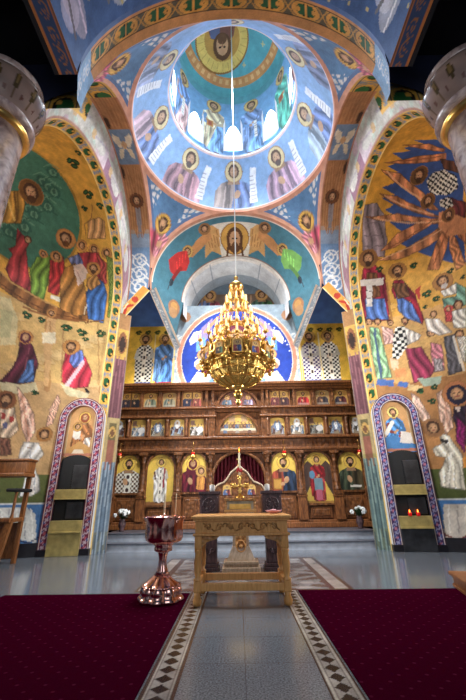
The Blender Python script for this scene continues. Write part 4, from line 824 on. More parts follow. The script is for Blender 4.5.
# ---------------------------------------------------------------- the icon screen
ico = empty('iconostasis', (0, 12.0, .41), 'carved walnut icon screen with three tiers of gold icons across the chancel', 'icon screen')
def ip(mb, name, mat, **kw):           # geometry given in world coordinates, parented to the screen
    o = mb.build(name, M[mat], ico, **kw); o.location = (0, -12.0, -.41); return o
mb = MB()
mb.box(-4.08, -.86, 12.02, 12.12, .41, 2.7); mb.box(.86, 4.08, 12.02, 12.12, .41, 2.7)
top = [(-.9, 2.7), (-.9, 1.75)] + [(-.82*cos(pi*i/20), 1.78+.84*sin(pi*i/20)) for i in range(21)] + [(.9, 1.75), (.9, 2.7)]
mb2 = MB(); n = 21
vs = []; fs = []
for i in range(n):
    xx, zz = -.84*cos(pi*i/(n-1)), 1.75+.86*sin(pi*i/(n-1)); vs += [(xx, 12.02, zz), (xx, 12.02, 2.72), (xx, 12.1, zz)]
for i in range(n-1): fs += [(3*i, 3*i+3, 3*i+4, 3*i+1), (3*i+2, 3*i+5, 3*i+3, 3*i)]
mb.add(vs, fs); mb.box(-4.08, 4.08, 12.03, 12.12, 2.7, 4.75)
ip(mb, 'backboard', 'wood_ico')
for s in (-1, 1):
    ip(MB().box(min(s*.9, s*4.08), max(s*.9, s*4.08), 11.86, 12.03, .41, .56, .02).box(min(s*.9, s*4.08), max(s*.9, s*4.08), 11.9, 12.03, .55, .62, .015), 'plinth', 'wood_ico')
ip(MB().box(-4.1, 4.1, 11.84, 12.03, 2.66, 2.74, .015).box(-4.1, 4.1, 11.8, 12.03, 3.02, 3.1, .02).box(-4.1, 4.1, 11.88, 12.03, 2.6, 2.66), 'architrave', 'wood_ico')
ip(MB().box(-4.08, 4.08, 11.91, 12.03, 2.74, 3.02), 'frieze', 'wood_carved')
ip(MB().box(-4.1, -.72, 11.84, 12.03, 3.74, 3.8, .015).box(.72, 4.1, 11.84, 12.03, 3.74, 3.8, .015).box(-4.1, 4.1, 11.82, 12.03, 4.02, 4.08, .015), 'rail', 'wood_ico')
ip(MB().box(-4.08, -.72, 11.92, 12.03, 3.8, 4.02).box(.72, 4.08, 11.92, 12.03, 3.8, 4.02).box(-.72, .72, 11.92, 12.03, 3.92, 4.02), 'frieze', 'wood_carved')
ip(MB().box(-4.12, 4.12, 11.84, 12.06, 4.66, 4.74, .015).box(-4.16, 4.16, 11.78, 12.1, 4.74, 4.82, .02).box(-4.2, 4.2, 11.72, 12.12, 4.82, 4.92, .02), 'cornice', 'wood_ico')
def column_mb(x, z0, z1, r):
    m = MB(); h = z1-z0
    m.box(x-r*1.7, x+r*1.7, 11.93-r*1.7, 11.93+r*1.7, z0, z0+.12, .01)
    m.lathe([(r*1.5, .12), (r*1.6, .16), (r*1.15, .2), (r, .26), (r*1.1, h*.45), (r*.9, h-.34), (r*1.25, h-.31), (r*1.0, h-.28), (r*1.2, h-.2), (r*1.75, h-.08)], (x, 11.93, z0), 16)
    m.box(x-r*1.9, x+r*1.9, 11.93-r*1.9, 11.93+r*1.9, z1-.09, z1, .01); return m
for x in (-3.98, -3.03, -1.92, -.9, .9, 1.92, 3.03, 3.98):
    ip(column_mb(x, 1.32, 2.62, .075), 'column', 'wood_carved')
    ip(MB().box(x-.14, x+.14, 11.84, 12.02, .62, 1.26, .012).box(x-.16, x+.16, 11.82, 12.02, 1.26, 1.33, .012), 'pedestal', 'wood_ico')
# dado panels
for x, z1 in ((-3.5, 1.3), (-2.475, .98), (-1.41, 1.3), (1.41, 1.3), (2.475, .98), (3.5, 1.3)):
    hw = .33; ip(MB().box(x-hw, x+hw, 11.96, 12.03, .66, z1, .012), 'dado_panel', 'wood_ico')
    ip(MB().box(x-hw+.07, x+hw-.07, 11.935, 11.97, .72, z1-.07, .015), 'carved_panel', 'wood_carved')
# great icons of the lowest tier
def icon_fn(kind):
    G = (226, 184, 70)
    def f(p):
        p.c[:] = G; n = np.sin(p.a*9+1)*np.sin(p.t*4); p.c *= (1+.06*n[..., None])
        if kind == 'bishop': bust(p, 0, .0, 1.22, (222, 214, 198), None, checks=((230, 224, 206), (96, 64, 40), .055), beard=(40, 26, 18), hair=(50, 32, 22), halo=(236, 190, 70), hs=.7, item='stole')
        if kind == 'deacon':
            p.rect(-1, 1, -1, .14, (150, 96, 50)); figure(p, 0, .1, 1.36, (226, 218, 204), None, halo=(236, 196, 84), hair=(70, 40, 24), item='stole'); p.line([(.12, 1.1), (.1, .55)], .05, (150, 40, 40)); p.line([(-.2, 1.0), (-.16, .8)], .05, (90, 50, 30))
        if kind == 'virgin': bust(p, -.05, .0, 1.2, (110, 20, 40), (96, 16, 34), veil=(96, 16, 34), halo=(236, 190, 70), hs=.7, child=True)
        if kind == 'christ': bust(p, 0, .0, 1.2, (150, 60, 40), (34, 50, 74), halo=(236, 190, 70), hs=.7, beard=(60, 34, 20), hair=(54, 30, 18), item='book', flip=-1)
        if kind == 'archangel':
            p.rect(-1, 1, -1, .1, (170, 120, 50)); figure(p, 0, .08, 1.4, (176, 60, 60), (150, 30, 36), wings=(84, 60, 50), halo=(226, 176, 70)); p.rect(-.13, .13, .4, .75, (110, 140, 150)); p.rect(-.1, .1, .12, .42, (190, 90, 110)); p.ell(-.18, .86, .09, .12, (90, 140, 170))
        if kind == 'baptist': bust(p, .03, .0, 1.2, (74, 62, 40), (62, 70, 50), halo=(226, 180, 70), hs=.7, beard=(50, 30, 20), hair=(44, 26, 16)); p.rect(-.05, .3, .12, .18, (226, 214, 196))
    return f
for x, kind, w, z0, h, lb in ((-3.5, 'bishop', .74, 1.4, 1.18, 'bust of a bearded bishop in checked vestments on gold'), (-2.47, 'deacon', .84, 1.04, 1.55, 'full length deacon in white on gold'), (-1.41, 'virgin', .76, 1.4, 1.2, 'mother in dark red holding a child on gold'), (1.41, 'christ', .76, 1.4, 1.2, 'bearded man in blue cloak with a book on gold'), (2.47, 'archangel', .84, 1.04, 1.55, 'winged archangel in red standing on gold'), (3.5, 'baptist', .74, 1.4, 1.18, 'long haired man in dark green robe on gold')):
    painted_panel('icon', ico, x, -.035, z0-.41, w, h, icon_fn(kind), arch=w/2*.95, nx=46, label=lb)
    f = MB(); arch_frame(f, w+.12, h+.07, .06, 11.92, 11.985, z0-.02, x, rise=(w+.12)/2); ip(f, 'icon_frame', 'wood_carved')
# festal tier
fest = [((96, 60, 50), (150, 150, 160)), ((226, 216, 200), (110, 130, 150)), ((160, 160, 150), (90, 80, 70)), ((150, 170, 190), (100, 60, 50)), ((226, 220, 214), (96, 90, 80))]
def feast(i):
    def f(p):
        p.c[:] = (224, 178, 78); c = fest[i % 5]; p.poly([(-.22, 0), (.22, 0), (.22, .12), (.05, .2), (-.12, .14), (-.22, .2)], (150, 130, 104))
        for q in range(4):
            x = -.15+.1*q; y = .02+.06*((q*(i+2)) % 3); figure(p, x, y, .38, c[q % 2], shade(c[(q+1) % 2], .8), halo=(236, 200, 110) if q % 2 else None)
        if i % 3 == 0: p.ell(0, .4, .1, .13, (226, 222, 214)); p.ell(0, .43, .03, .04, SKIN); p.poly([(-.04,.25),(.04,.25),(.05,.4),(-.05,.4)], (236,232,226))
        if i % 3 == 1: p.poly([(-.2,.34),(-.08,.34),(-.08,.52),(-.2,.52)], (150,110,90)); p.ell(.1,.2,.12,.1,(220,214,206))
        if i % 3 == 2: p.ell(0,.3,.13,.17,(110,130,160)); figure(p, 0, .16, .32, (236,232,224), None)
    return f
i = 0
for x in (-3.93, -3.3, -2.66, -2.02, -1.37, 1.3, 1.95, 2.58, 3.22, 3.88):
    w = .46 if abs(x) < 3.8 else .34
    painted_panel('icon', ico, x, -.03, 3.15-.41, w, .56, feast(i), arch=.05 if i % 2 else 0, nx=26, label='small feast scene with several figures on gold'); i += 1
    f = MB(); arch_frame(f, w+.08, .64, .04, 11.93, 11.99, 3.11, x, rise=.04); ip(f, 'icon_frame', 'wood_ico')
for x in (-3.62, -2.98, -2.34, -1.7, -1.04, .97, 1.62, 2.26, 2.9, 3.56):
    ip(MB().box(x-.05, x+.05, 11.9, 12.02, 3.1, 3.74, .01).lathe([(.045, 0), (.05, .06), (.035, .1), (.04, .4), (.03, .46), (.055, .56)], (x, 11.9, 3.13), 10), 'pilaster', 'wood_carved')
def supper(p):
    p.c[:] = (222, 176, 84); p.rect(-.6, .6, .1, .22, (226, 206, 170)); p.rect(-.6, .6, 0, .1, (150, 110, 80)); p.poly([(-.3,.4),(-.1,.4),(-.1,.6),(-.3,.6)], (190,150,110)); p.poly([(.1,.4),(.3,.4),(.3,.6),(.1,.6)], (190,150,110))
    for q in range(9): bust(p, -.48+.12*q, .18, .25, [(110,70,60),(90,110,140),(150,120,70)][q % 3], None, halo=(236,200,110) if q == 4 else None)
    for q in range(3): p.poly([(-.5+.4*q,0),(-.35+.4*q,0),(-.38+.4*q,.12),(-.48+.4*q,.12)], [(100,120,150),(160,150,140),(110,80,70)][q])
painted_panel('icon', ico, 0, -.04, 3.2-.41, 1.2, .66, supper, arch=.6, nx=60, label='wide half round supper scene with many figures')
f = MB(); arch_frame(f, 1.36, .76, .07, 11.9, 11.99, 3.14, 0, rise=.66); ip(f, 'icon_frame', 'wood_carved')
def crest(p):
    p.c[:] = (120, 74, 60)
    for q, c in enumerate(((110, 130, 150), (176, 90, 80), (150, 140, 170))): bust(p, -.36+.36*q, .0, .42, c, shade(c, .7), halo=(214, 160, 80))
painted_panel('icon', ico, 0, -.04, 4.12-.41, 1.24, .56, crest, arch=.5, nx=50, label='half round icon with three figures below the cornice')
f = MB(); arch_frame(f, 1.4, .64, .07, 11.9, 11.99, 4.08, 0, rise=.56); ip(f, 'icon_frame', 'wood_carved')
# topmost tier: single and paired saints
def saints(n_, i):
    def f(p):
        p.c[:] = (206, 152, 74) if n_ == 2 or i % 2 else (190, 150, 92)
        cs = [((50, 46, 60), (36, 34, 40)), ((110, 120, 96), (150, 140, 110)), ((150, 140, 110), (110, 120, 110)), ((40, 44, 66), (150, 70, 60)), ((110, 50, 50), (70, 40, 44)), ((190, 40, 44), (150, 36, 40)), ((60, 54, 60), (90, 60, 50)), ((96, 40, 44), (60, 50, 60)), ((196, 50, 44), (150, 40, 40))][i % 9]
        if n_ == 2:
            bust(p, -.15, 0, .52, cs[0], cs[0], halo=(222, 170, 84)); bust(p, .15, 0, .52, cs[1], shade(cs[1], .8), halo=(222, 170, 84)); p.rect(-.02, .02, -1, 1, (96, 56, 28))
        else: bust(p, 0, 0, .52, cs[0], cs[1], halo=(222, 170, 84), beard=(80, 60, 44) if i % 2 else None); p.rect(-.18, .18, 0, .07, (190, 180, 160), .6)
    return f
i = 0
for x, k_ in ((-3.64, 2), (-2.97, 1), (-2.32, 1), (-1.55, 2), (1.43, 2), (2.23, 1), (2.88, 1), (3.5, 1)):
    w = .62 if k_ == 2 else .46
    painted_panel('icon', ico, x, -.03, 4.13-.41, w, .5, saints(k_, i), arch=.06, nx=28, label='pair of saints under twin arches on gold' if k_ == 2 else 'single seated saint on gold'); i += 1
    f = MB(); arch_frame(f, w+.08, .58, .04, 11.93, 11.99, 4.09, x, rise=.05); ip(f, 'icon_frame', 'wood_ico')
for x in (-3.98, -3.28, -2.64, -2.0, -1.05, -.84, .84, 1.0, 1.9, 2.56, 3.2, 3.8): ip(MB().box(x-.045, x+.045, 11.9, 12.02, 4.08, 4.66, .01), 'pilaster', 'wood_carved')
for s in (-1, 1): ip(MB().box(s*.87-.11, s*.87+.11, 11.88, 12.02, 3.1, 4.02, .015), 'pilaster', 'wood_carved')
f = MB(); n = 24
arc = [(.84*cos(pi*i/n), 11.95, 1.78+.84*sin(pi*i/n)) for i in range(n+1)]; f.tube([(.84, 11.95, .45)]+arc+[(-.84, 11.95, .45)], .055, 8); ip(f, 'door_arch', 'wood_carved')
# royal doors: two leaves with a rising ogee top and pale edging
for s in (-1, 1):
    pts = [(.02, .45), (.78, .45), (.78, 1.5), (.7, 1.62), (.58, 1.68), (.46, 1.72), (.36, 1.84), (.26, 2.0), (.12, 2.1), (.02, 2.2)]
    d = ip(MB().prism([(s*x, z_) for x, z_ in (pts if s > 0 else pts[::-1])], 12.0, 12.05), 'royal_door', 'wood_carved')
    t_ = MB().tube([(s*x, 11.99, z_) for x, z_ in pts[1:]], .03, 6).build('edging', M['wood_pale'], d)
    MB().box(min(s*.14, s*.66), max(s*.14, s*.66), 11.97, 12.0, .6, 1.3, .02).build('carved_panel', M['wood_carved'], d)
    def dp(p): p.c[:] = (214, 164, 80); bust(p, 0, 0, .3, (130, 60, 60), (80, 100, 140), halo=(236, 196, 100))
    pa = painted_panel('icon', d, s*.38, 11.975, 1.34, .26, .3, dp, arch=.08, nx=16)
ip(MB().lathe([(.05, 0), (.06, .04), (.03, .08), (.02, .12)], (0, 12.0, 2.18), 12).box(-.02, .02, 11.98, 12.02, 2.28, 2.48).box(-.07, .07, 11.98, 12.02, 2.38, 2.42), 'door_finial', 'gold')
# curtain behind the doors
n = 90; vs = []; fs = []
for i in range(n):
    x = -.9+1.8*i/(n-1); y = 12.2+.035*sin(i*1.05)
    vs += [(x, y, .5), (x, y, 2.72)]
for i in range(n-1): fs.append((2*i, 2*i+2, 2*i+3, 2*i+1))
MB().add(vs, fs, True).build('sanctuary_curtain', flat_mat('wine_red_velvet', (104, 14, 34), .85, noise=.2), label='dark red curtain hanging behind the doorway arch of the icon screen', cat='curtain')

# ---------------------------------------------------------------- hanging oil lamps before the icons
def lampada(x, y, z, zt):
    t = empty('hanging_lamp', (x, y, z), '', 'lamp', group='red oil lamps before the icons')
    m = MB()
    for k in range(3): a_ = 2*pi*k/3; m.tube([(.06*cos(a_), .06*sin(a_), .08), (.0, 0, .3)], .005, 5)
    m.tube([(0, 0, .3), (0, 0, zt-z)], .006, 5); m.build('chain', M['gold'], t)
    MB().lathe([(.01, -.14), (.03, -.11), (.015, -.08), (.05, -.04), (.085, .03), (.07, .06), (.075, .08)], (0, 0, 0), 16).build('bowl', M['gold'], t)
    MB().lathe([(.04, .05), (.055, .1), (.06, .15), (.05, .15)], (0, 0, 0), 14).build('glass', M['red_glass'], t)
    MB().tube([(0, 0, zt-z), (0, .34, zt-z)], .01, 6).build('bracket', M['gold'], t)
    return t
t0 = lampada(-3.68, 11.5, 2.42, 2.88); t0['label'] = 'red glass oil lamp hanging before the bishop icon at the far left of the screen'
for x, lb in ((-1.41, 'red glass oil lamp hanging before the icon of the mother and child'), (1.41, 'red glass oil lamp hanging before the icon of the man with a book'), (3.72, 'red glass oil lamp hanging before the dark icon at the far right of the screen')):
    c = copy_tree(t0); c.location.x = x; c['label'] = lb

# ---------------------------------------------------------------- chandelier
ch = empty('chandelier', (0, CD, 3.0), 'huge tiered brass chandelier hanging on a long cable beneath the dome', 'chandelier')
def cp(mb, name, mat, par=ch, **kw): return mb.build(name, M[mat], par, **kw)
cp(MB().tube([(0, 0, 3.2), (0, 0, 13.8)], .014, 6), 'cable', 'plaster_white')
cp(MB().lathe([(.02, 3.22), (.06, 3.18), (.03, 3.1), (.07, 3.05), (.16, 2.98), (.18, 2.9), (.12, 2.86)], n=20), 'crown', 'gold')
# tiers of candle lamps
tiers = [(2.76, .13, 6), (2.43, .24, 10), (2.1, .36, 13), (1.77, .48, 16), (1.44, .6, 20)]
lamp_c = MB().lathe([(.014, -.03), (.05, .0), (.055, .02), (.03, .045), (.026, .06)], n=8)
flame_c = MB().lathe([(.021, .06), (.022, .15), (.015, .165), (.022, .19), (.002, .24)], n=8)
first = None
for z_, r_, n_ in tiers:
    m = MB(); m.tube([(r_*cos(2*pi*i/40), r_*sin(2*pi*i/40), z_-.02) for i in range(40)], .018, 6, closed=True)
    for i in range(n_): a_ = 2*pi*i/n_; m.tube([(r_*.55*cos(a_), r_*.55*sin(a_), z_+.1), (r_*.75*cos(a_), r_*.75*sin(a_), z_-.08), (r_*cos(a_), r_*sin(a_), z_-.01)], .009, 5)
    cp(m, 'tier_ring', 'gold')
    for i in range(n_):
        a_ = 2*pi*(i+.5*(n_ % 4 == 2))/n_; loc = (r_*cos(a_), r_*sin(a_), z_)
        if first is None:
            first = cp(MB().add(lamp_c.v, lamp_c.f, True), 'candle_lamp', 'gold'); MB().add(flame_c.v, flame_c.f, True).build('candle_tube', M['glass_lamp'], first)
            first.location = loc
        else:
            c = first.copy(); COL.objects.link(c); c.parent = ch; c.location = loc
            for q in list(first.children): d = q.copy(); COL.objects.link(d); d.parent = c
m = MB()
for k in range(12):
    a_ = 2*pi*k/12; m.tube([(.14*cos(a_), .14*sin(a_), 2.9), (.3*cos(a_), .3*sin(a_), 2.2), (.66*cos(a_), .66*sin(a_), 1.26)], .008, 5)
cp(m, 'chain', 'gold')
# great ring with icon plaques
cp(MB().lathe([(.62, 1.2), (.68, 1.22), (.64, 1.26), (.66, 1.4), (.64, 1.54), (.7, 1.58), (.62, 1.6)], n=48), 'great_ring', 'gold_filigree').location.z = -.32
def plq(i):
    def f(p): p.c[:] = (206, 150, 80); bust(p, 0, 0, .26, [(60, 90, 160), (150, 50, 50), (90, 120, 90)][i % 3], [(150, 50, 60), (60, 80, 140), (70, 60, 60)][i % 3], halo=(226, 190, 110))
    return f
for k in range(12):
    a_ = 2*pi*k/12 + pi/12*0; rr = .71
    f = MB(); f.box(-.115, .115, -.03, .03, 1.24, 1.56, .015); f.tube([(-.13, -.02, 1.24), (-.13, -.02, 1.52), (0, -.02, 1.66), (.13, -.02, 1.52), (.13, -.02, 1.24), (0, -.02, 1.18)], .02, 6, closed=True)
    f.xf(Matrix.Rotation(a_ + pi/2, 4, 'Z') @ Matrix.Translation((0, -rr, 0))); o = cp(f, 'plaque', 'gold'); o.location.z = -.32
    ic = painted_panel('icon', o, 0, -rr-.035, 1.27, .17, .26, plq(k), arch=.04, nx=12); ic.rotation_euler = (0, 0, a_ + pi/2)
    # outer scroll arm between the plaques with its lamp
    b_ = a_ + pi/12; m = MB()
    m.tube([(.66*cos(b_), .66*sin(b_), 1.5), (.76*cos(b_), .76*sin(b_), 1.4), (.85*cos(b_), .85*sin(b_), 1.46), (.84*cos(b_), .84*sin(b_), 1.56)], .016, 6)
    m.tube([(.62*cos(b_), .62*sin(b_), 1.26), (.78*cos(b_), .78*sin(b_), 1.14), (.82*cos(b_), .82*sin(b_), .98), (.72*cos(b_), .72*sin(b_), .92), (.68*cos(b_), .68*sin(b_), 1.02)], .028, 6); m.ball((.8*cos(b_), .8*sin(b_), 1.06), .06, 8); m.ball((.74*cos(b_), .74*sin(b_), .9), .045, 8); m.ball((.7*cos(b_), .7*sin(b_), 1.2), .045, 8)
    cp(m, 'scroll_arm', 'gold').location.z = -.14
    c = first.copy(); COL.objects.link(c); c.parent = ch; c.location = (.84*cos(b_), .84*sin(b_), 1.43)
    for q in list(first.children): d = q.copy(); COL.objects.link(d); d.parent = c
m = MB().lathe([(.58, .96), (.6, .9), (.585, .82), (.54, .7), (.45, .57), (.33, .48), (.2, .43), (.1, .41)], n=40); cp(m, 'bowl', 'gold_filigree')
m = MB()
for k in range(16):
    a_ = 2*pi*k/16
    m.tube([(.6*cos(a_), .6*sin(a_), .93), (.595*cos(a_), .595*sin(a_), .82), (.55*cos(a_), .55*sin(a_), .7), (.46*cos(a_), .46*sin(a_), .57), (.34*cos(a_), .34*sin(a_), .475), (.19*cos(a_), .19*sin(a_), .425)], .013, 5)
    for j, (q, z_) in enumerate(((.6, .86), (.56, .72), (.47, .58))): m.ball((q*cos(a_+.2), q*sin(a_+.2), z_), .04, 6)
for q, z_ in ((.61, .91), (.57, .73), (.45, .56)): m.tube([(q*cos(2*pi*i/40), q*sin(2*pi*i/40), z_) for i in range(40)], .018, 5, closed=True)
cp(m, 'bowl_ribs', 'gold')
cp(MB().lathe([(.12, .46), (.16, .42), (.09, .37), (.06, .32), (.1, .28), (.1, .22), (.05, .16), (.04, .12), (.06, .08), (.02, .03), (.002, 0)], n=16), 'finial', 'gold')
cp(MB().ball((0, 0, 1.0), .0001 + .06, 8).tube([(0, 0, .44), (0, 0, 3.2)], .03, 8), 'stem', 'gold')
for k in range(3): a_ = 0
# ---------------------------------------------------------------- marble columns
def column(s, lb):
    t = empty('marble_column', (s*3.93, 4.0, 0), lb, 'column')
    MB().lathe([(.6, 0), (.6, .2), (.5, .3), (.48, .4), (.48, 3), (.44, 6.75)], n=40).build('shaft', M['marble'], t)
    MB().lathe([(.45, 6.72), (.51, 6.74), (.53, 6.79), (.51, 6.84), (.45, 6.86)], n=40).build('neck_ring', M['gold'], t)
    MB().lathe([(.48, 6.86), (.57, 6.89), (.58, 6.98), (.5, 7.03)], n=40).build('moulding', M['marble'], t)
    th, z = np.meshgrid(np.linspace(0, 2*pi, 150), np.linspace(0, 1, 60))
    r = .5 + .15*np.sin(np.clip(z*1.3, 0, 1)*pi/2)**1.3 - .08*np.clip((z-.75)/.25, 0, 1)**2
    p = Paint(th*.55, z*.72, (124, 104, 96)); n = np.sin(th*3+z*4)*np.sin(z*9+th*2); p.c *= (1+.1*n[..., None])
    for k in range(14):
        x = (k+.5)*2*pi*.55/14; p.ell(x, .4, .04, .15, (62, 50, 26)); p.ell(x, .44, .02, .09, (104, 84, 50)); p.line([(x, .25), (x, .1)], .015, (84, 64, 44)); p.ell(x+.12, .2, .02, .05, (84, 54, 46))
    p.rect(-1, 9, .66, .9, (150, 130, 120))
    surf('capital', r*np.cos(th), r*np.sin(th), 7.03 + z*.72, p.c, M['stone_paint'], t)
    MB().lathe([(.5, 7.75), (.56, 7.78), (.56, 7.9), (.5, 7.96)], n=40).build('abacus', M['marble'], t)
column(-1, 'mauve marble column with a painted leaf capital beside the feast fresco with the green disc')
column(1, 'mauve marble column with a painted leaf capital beside the fresco with orange rays')

# ---------------------------------------------------------------- candle shrines set against the fresco walls
def shrine(s, lb):
    ang = -s*radians(7.6)
    t = empty('candle_shrine', (s*(CX+.355), CY+RA-.05, 0), lb, 'candle shrine', rz=ang)
    W_, H_, wd = 1.2, 3.9, .23
    # patterned frame following the arch
    n_leg, n_arc = 110, 70; R1 = W_/2; Ls = H_-R1
    sv = np.concatenate([np.linspace(0, Ls, n_leg), Ls+np.linspace(0, pi*R1, n_arc)[1:], Ls+pi*R1+np.linspace(0, Ls, n_leg)[1:]])
    Wd, SV = np.meshgrid(np.linspace(0, 1, 16), sv)
    rr = R1-wd*Wd; an = np.clip((SV-Ls)/R1, 0, pi)
    X = np.where(SV < Ls, -rr, np.where(SV > Ls+pi*R1, rr, -rr*np.cos(an))); Z = np.where(SV < Ls, SV, np.where(SV > Ls+pi*R1, 2*Ls+pi*R1-SV, Ls+rr*np.sin(an)))
    cA, cB = ((192, 168, 178), (112, 28, 60)) if s < 0 else ((150, 148, 186), (64, 36, 88))
    p = Paint(Wd, SV, cA); k = SV/.2
    f = np.sin(2*pi*k)*np.sin(pi*Wd*2)+.7*np.sin(4*pi*k+pi*Wd*3); p.put(f > .05, cB); p.put(f < -.7, (60, 70, 130) if s < 0 else (60, 84, 150)); p.put(np.hypot((k % 1-.5)*1.3, (Wd-.5)*1.1) < .17, (196, 84, 100) if s < 0 else (190, 110, 130)); p.put((Wd < .1) | (Wd > .9), (110, 26, 50) if s < 0 else (70, 30, 56)); p.put(((Wd > .1) & (Wd < .16)) | ((Wd < .9) & (Wd > .84)), (224, 206, 190))
    surf('frame', X, np.full(X.shape, -.09), Z, p.grain(.06).c, M['fresco'], t)
    f = MB(); arch_frame(f, W_, H_, .02, -.088, .12, 0, 0, rise=R1); f.build('frame_edge', M['plaster_white'], t)
    iw = W_-2*wd+.02
    def pic(p):
        p.c[:] = (206, 150, 90); p.put(p.t < .02, (150,90,60))
        p.line([(-.34, 0), (-.34, 1.2)], .03, (226, 190, 140)); p.line([(.34, 0), (.34, 1.2)], .03, (226, 190, 140))
        if s < 0: figure(p, .06, -.25, 1.5, (222, 206, 190), (176, 110, 60), veil=(150, 70, 40), halo=(226, 180, 80)); p.ell(-.1, .62, .1, .16, (232, 222, 206)); head(p, -.1, .8, .07); p.poly([(-.3,.0),(.32,.0),(.3,.25),(.0,.42),(-.28,.2)], (206,150,80)); p.poly([(-.2,.02),(.2,.02),(.1,.2),(-.1,.2)], (226,206,176))
        else: figure(p, -.04, -.2, 1.45, (150, 60, 50), (70, 130, 190), halo=(232, 206, 110), beard=(120, 80, 50)); p.poly([(-.4,.0),(.4,.0),(.38,.2),(-.1,.45),(-.38,.4)], (70,130,190)); p.poly([(.0,.25),(.34,.22),(.32,.5),(.08,.55)], (226,214,200)); p.line([(-.3,.5),(-.1,.8)], .1, (226,220,206))
        p.put(np.abs(p.t-.06) < .04, (196, 120, 90))
    painted_panel('painting', t, 0, -.03, 2.3, iw, 1.42, pic, arch=iw/2, nx=44, mat='fresco')
    # upper smoke hood, shelves and lower bay
    hw = iw/2
    def hole(m, z0, z1, arch):
        pts = [(-hw, z0), (hw, z0)] + ([(hw*cos(pi*i/12), z1-hw*.5+hw*.5*sin(pi*i/12)) for i in range(13)] if arch else [(hw, z1), (-hw, z1)])
        m.add([(x, .0, z_) for x, z_ in pts], [tuple(range(len(pts)))]); return m
    hole(MB(), 1.5, 2.36, True).xf(Matrix.Translation((0, -.035, 0))).build('smoke_hood', M['black'], t)
    MB().box(-hw*.1, hw*.92, -.06, -.03, 1.52, 2.1, .01).build('hood_lining', M['niche_steel'], t)
    MB().box(-hw, hw, -.16, .0, 1.28, 1.5, .01).box(-hw, hw, -.2, .0, 1.26, 1.29, .005).build('candle_shelf', M['niche_metal'], t)
    hole(MB(), .78, 1.28, False).xf(Matrix.Translation((0, -.035, 0))).build('lower_bay', M['black'], t)
    MB().box(-hw*.2, hw*.9, -.06, -.03, .82, 1.2, .01).build('bay_lining', M['niche_steel'], t)
    MB().box(-hw, hw, -.16, .0, .52, .78, .01).box(-hw, hw, -.2, .0, .5, .54, .005).build('sand_tray', M['niche_metal'], t)
    MB().box(-hw, hw, -.14, .0, .0, .5, .01).build('pedestal', M['niche_steel'] if s > 0 else M['niche_metal'], t)
    for q in (-1, 1): MB().box(q*(W_/2-wd/2)-wd/2-.01, q*(W_/2-wd/2)+wd/2+.01, -.11, .1, 0, .15, .01).build('foot', M['dark_stone'], t)
    return t
shrine(-1, 'tall arched candle shrine with a magenta patterned frame and a painted mother above black bays')
shr = shrine(1, 'tall arched candle shrine with a violet frame and two glowing candles inside')
for k, (dx, lb) in enumerate(((-.02, 'small glowing red votive candle in the violet framed shrine, the one nearer the icon screen'), (.17, 'small glowing red votive candle in the violet framed shrine, the one nearer the kneeling angel'))):
    t = empty('votive_candle', (4.19+dx, CY+RA-.05-.145-dx*.13, .78), lb, 'candle', group='votive candles in the shrine')
    MB().lathe([(.04, 0), (.045, .04), (.048, .08), (.04, .08)], n=12).build('glass', M['red_glass'], t); MB().lathe([(.01, .07), (.018, .1), (.01, .13), (.002, .15)], n=8).build('flame', M['flame'], t)

# ---------------------------------------------------------------- table before the screen
tb = empty('altar_table', (0, 5.6, 0), 'carved light oak table with turned legs standing on the granite runner', 'table')
MB().box(-.655, .655, -.42, .42, .97, 1.01, .012).box(-.63, .63, -.4, .4, .945, .97, .006).build('tabletop', M['wood_light'], tb)
for sx in (-1, 1):
    for sy in (-1, 1):
        MB().box(sx*.56-.045, sx*.56+.045, sy*.33-.045, sy*.33+.045, .62, .8, .008).lathe([(.03, 0), (.05, .02), (.055, .06), (.035, .11), (.045, .15)], (sx*.56, sy*.33, 0), 14).box(sx*.56-.045, sx*.56+.045, sy*.33-.045, sy*.33+.045, .15, .27, .008).lathe([(.05, 0), (.055, .02), (.03, .04), (.045, .1), (.05, .2), (.038, .3), (.05, .33), (.045, .36)], (sx*.56, sy*.33, .265), 14).build('leg', M['wood_light'], tb)
# apron with scrollwork in relief
def scroll_relief(mb, x0, x1, z0, z1, y, rows=1):
    n = max(2, int((x1-x0)/((z1-z0)*1.05))); w = (x1-x0)/n; cz = (z0+z1)/2
    for i in range(n):
        cx = x0+w*(i+.5); s = 1 if i % 2 else -1; R = min(w, z1-z0)*.42
        mb.tube([(cx+s*R*(1-.075*k)*cos(k*.62), y, cz+R*(1-.075*k)*sin(k*.62)) for k in range(13)], .012, 5)
        mb.tube([(cx-w*.5, y, cz-s*R*.9), (cx-w*.1, y, cz-s*R*.5), (cx+w*.5, y, cz+s*R*.9)], .009, 5); mb.ball((cx+s*.01, y-.002, cz), .018, 6)
for sy in (-1, 1):
    o = MB().box(-.6, .6, sy*.355-.02, sy*.355+.02, .8, .945, .004).build('apron', M['wood_light'], tb)
    m = MB(); scroll_relief(m, -.5, .5, .815, .935, sy*.355+sy*.022); m.build('carving', M['wood_light_carved'], o)
    MB().box(-.63, .63, sy*.36-.035, sy*.36+.035, .77, .8, .008).build('moulding', M['wood_light'], tb)
    for sx in (-1, 1):
        pts = [(.515, .775), (.515, .62), (.49, .66), (.45, .7), (.38, .72), (.32, .735), (.28, .775)]
        MB().prism([(sx*x, z_) for x, z_ in (pts[::-1] if sx > 0 else pts)], sy*.34-.02, sy*.34+.02).build('bracket', M['wood_light_carved'], tb)
    MB().box(-.55, .55, sy*.33-.03, sy*.33+.03, .16, .245, .008).build('stretcher', M['wood_light'], tb)
for sx in (-1, 1):
    MB().box(sx*.58-.02, sx*.58+.02, -.34, .34, .8, .945, .004).build('apron', M['wood_light'], tb); MB().box(sx*.56-.025, sx*.56+.025, -.33, .33, .17, .235, .008).build('stretcher', M['wood_light'], tb)

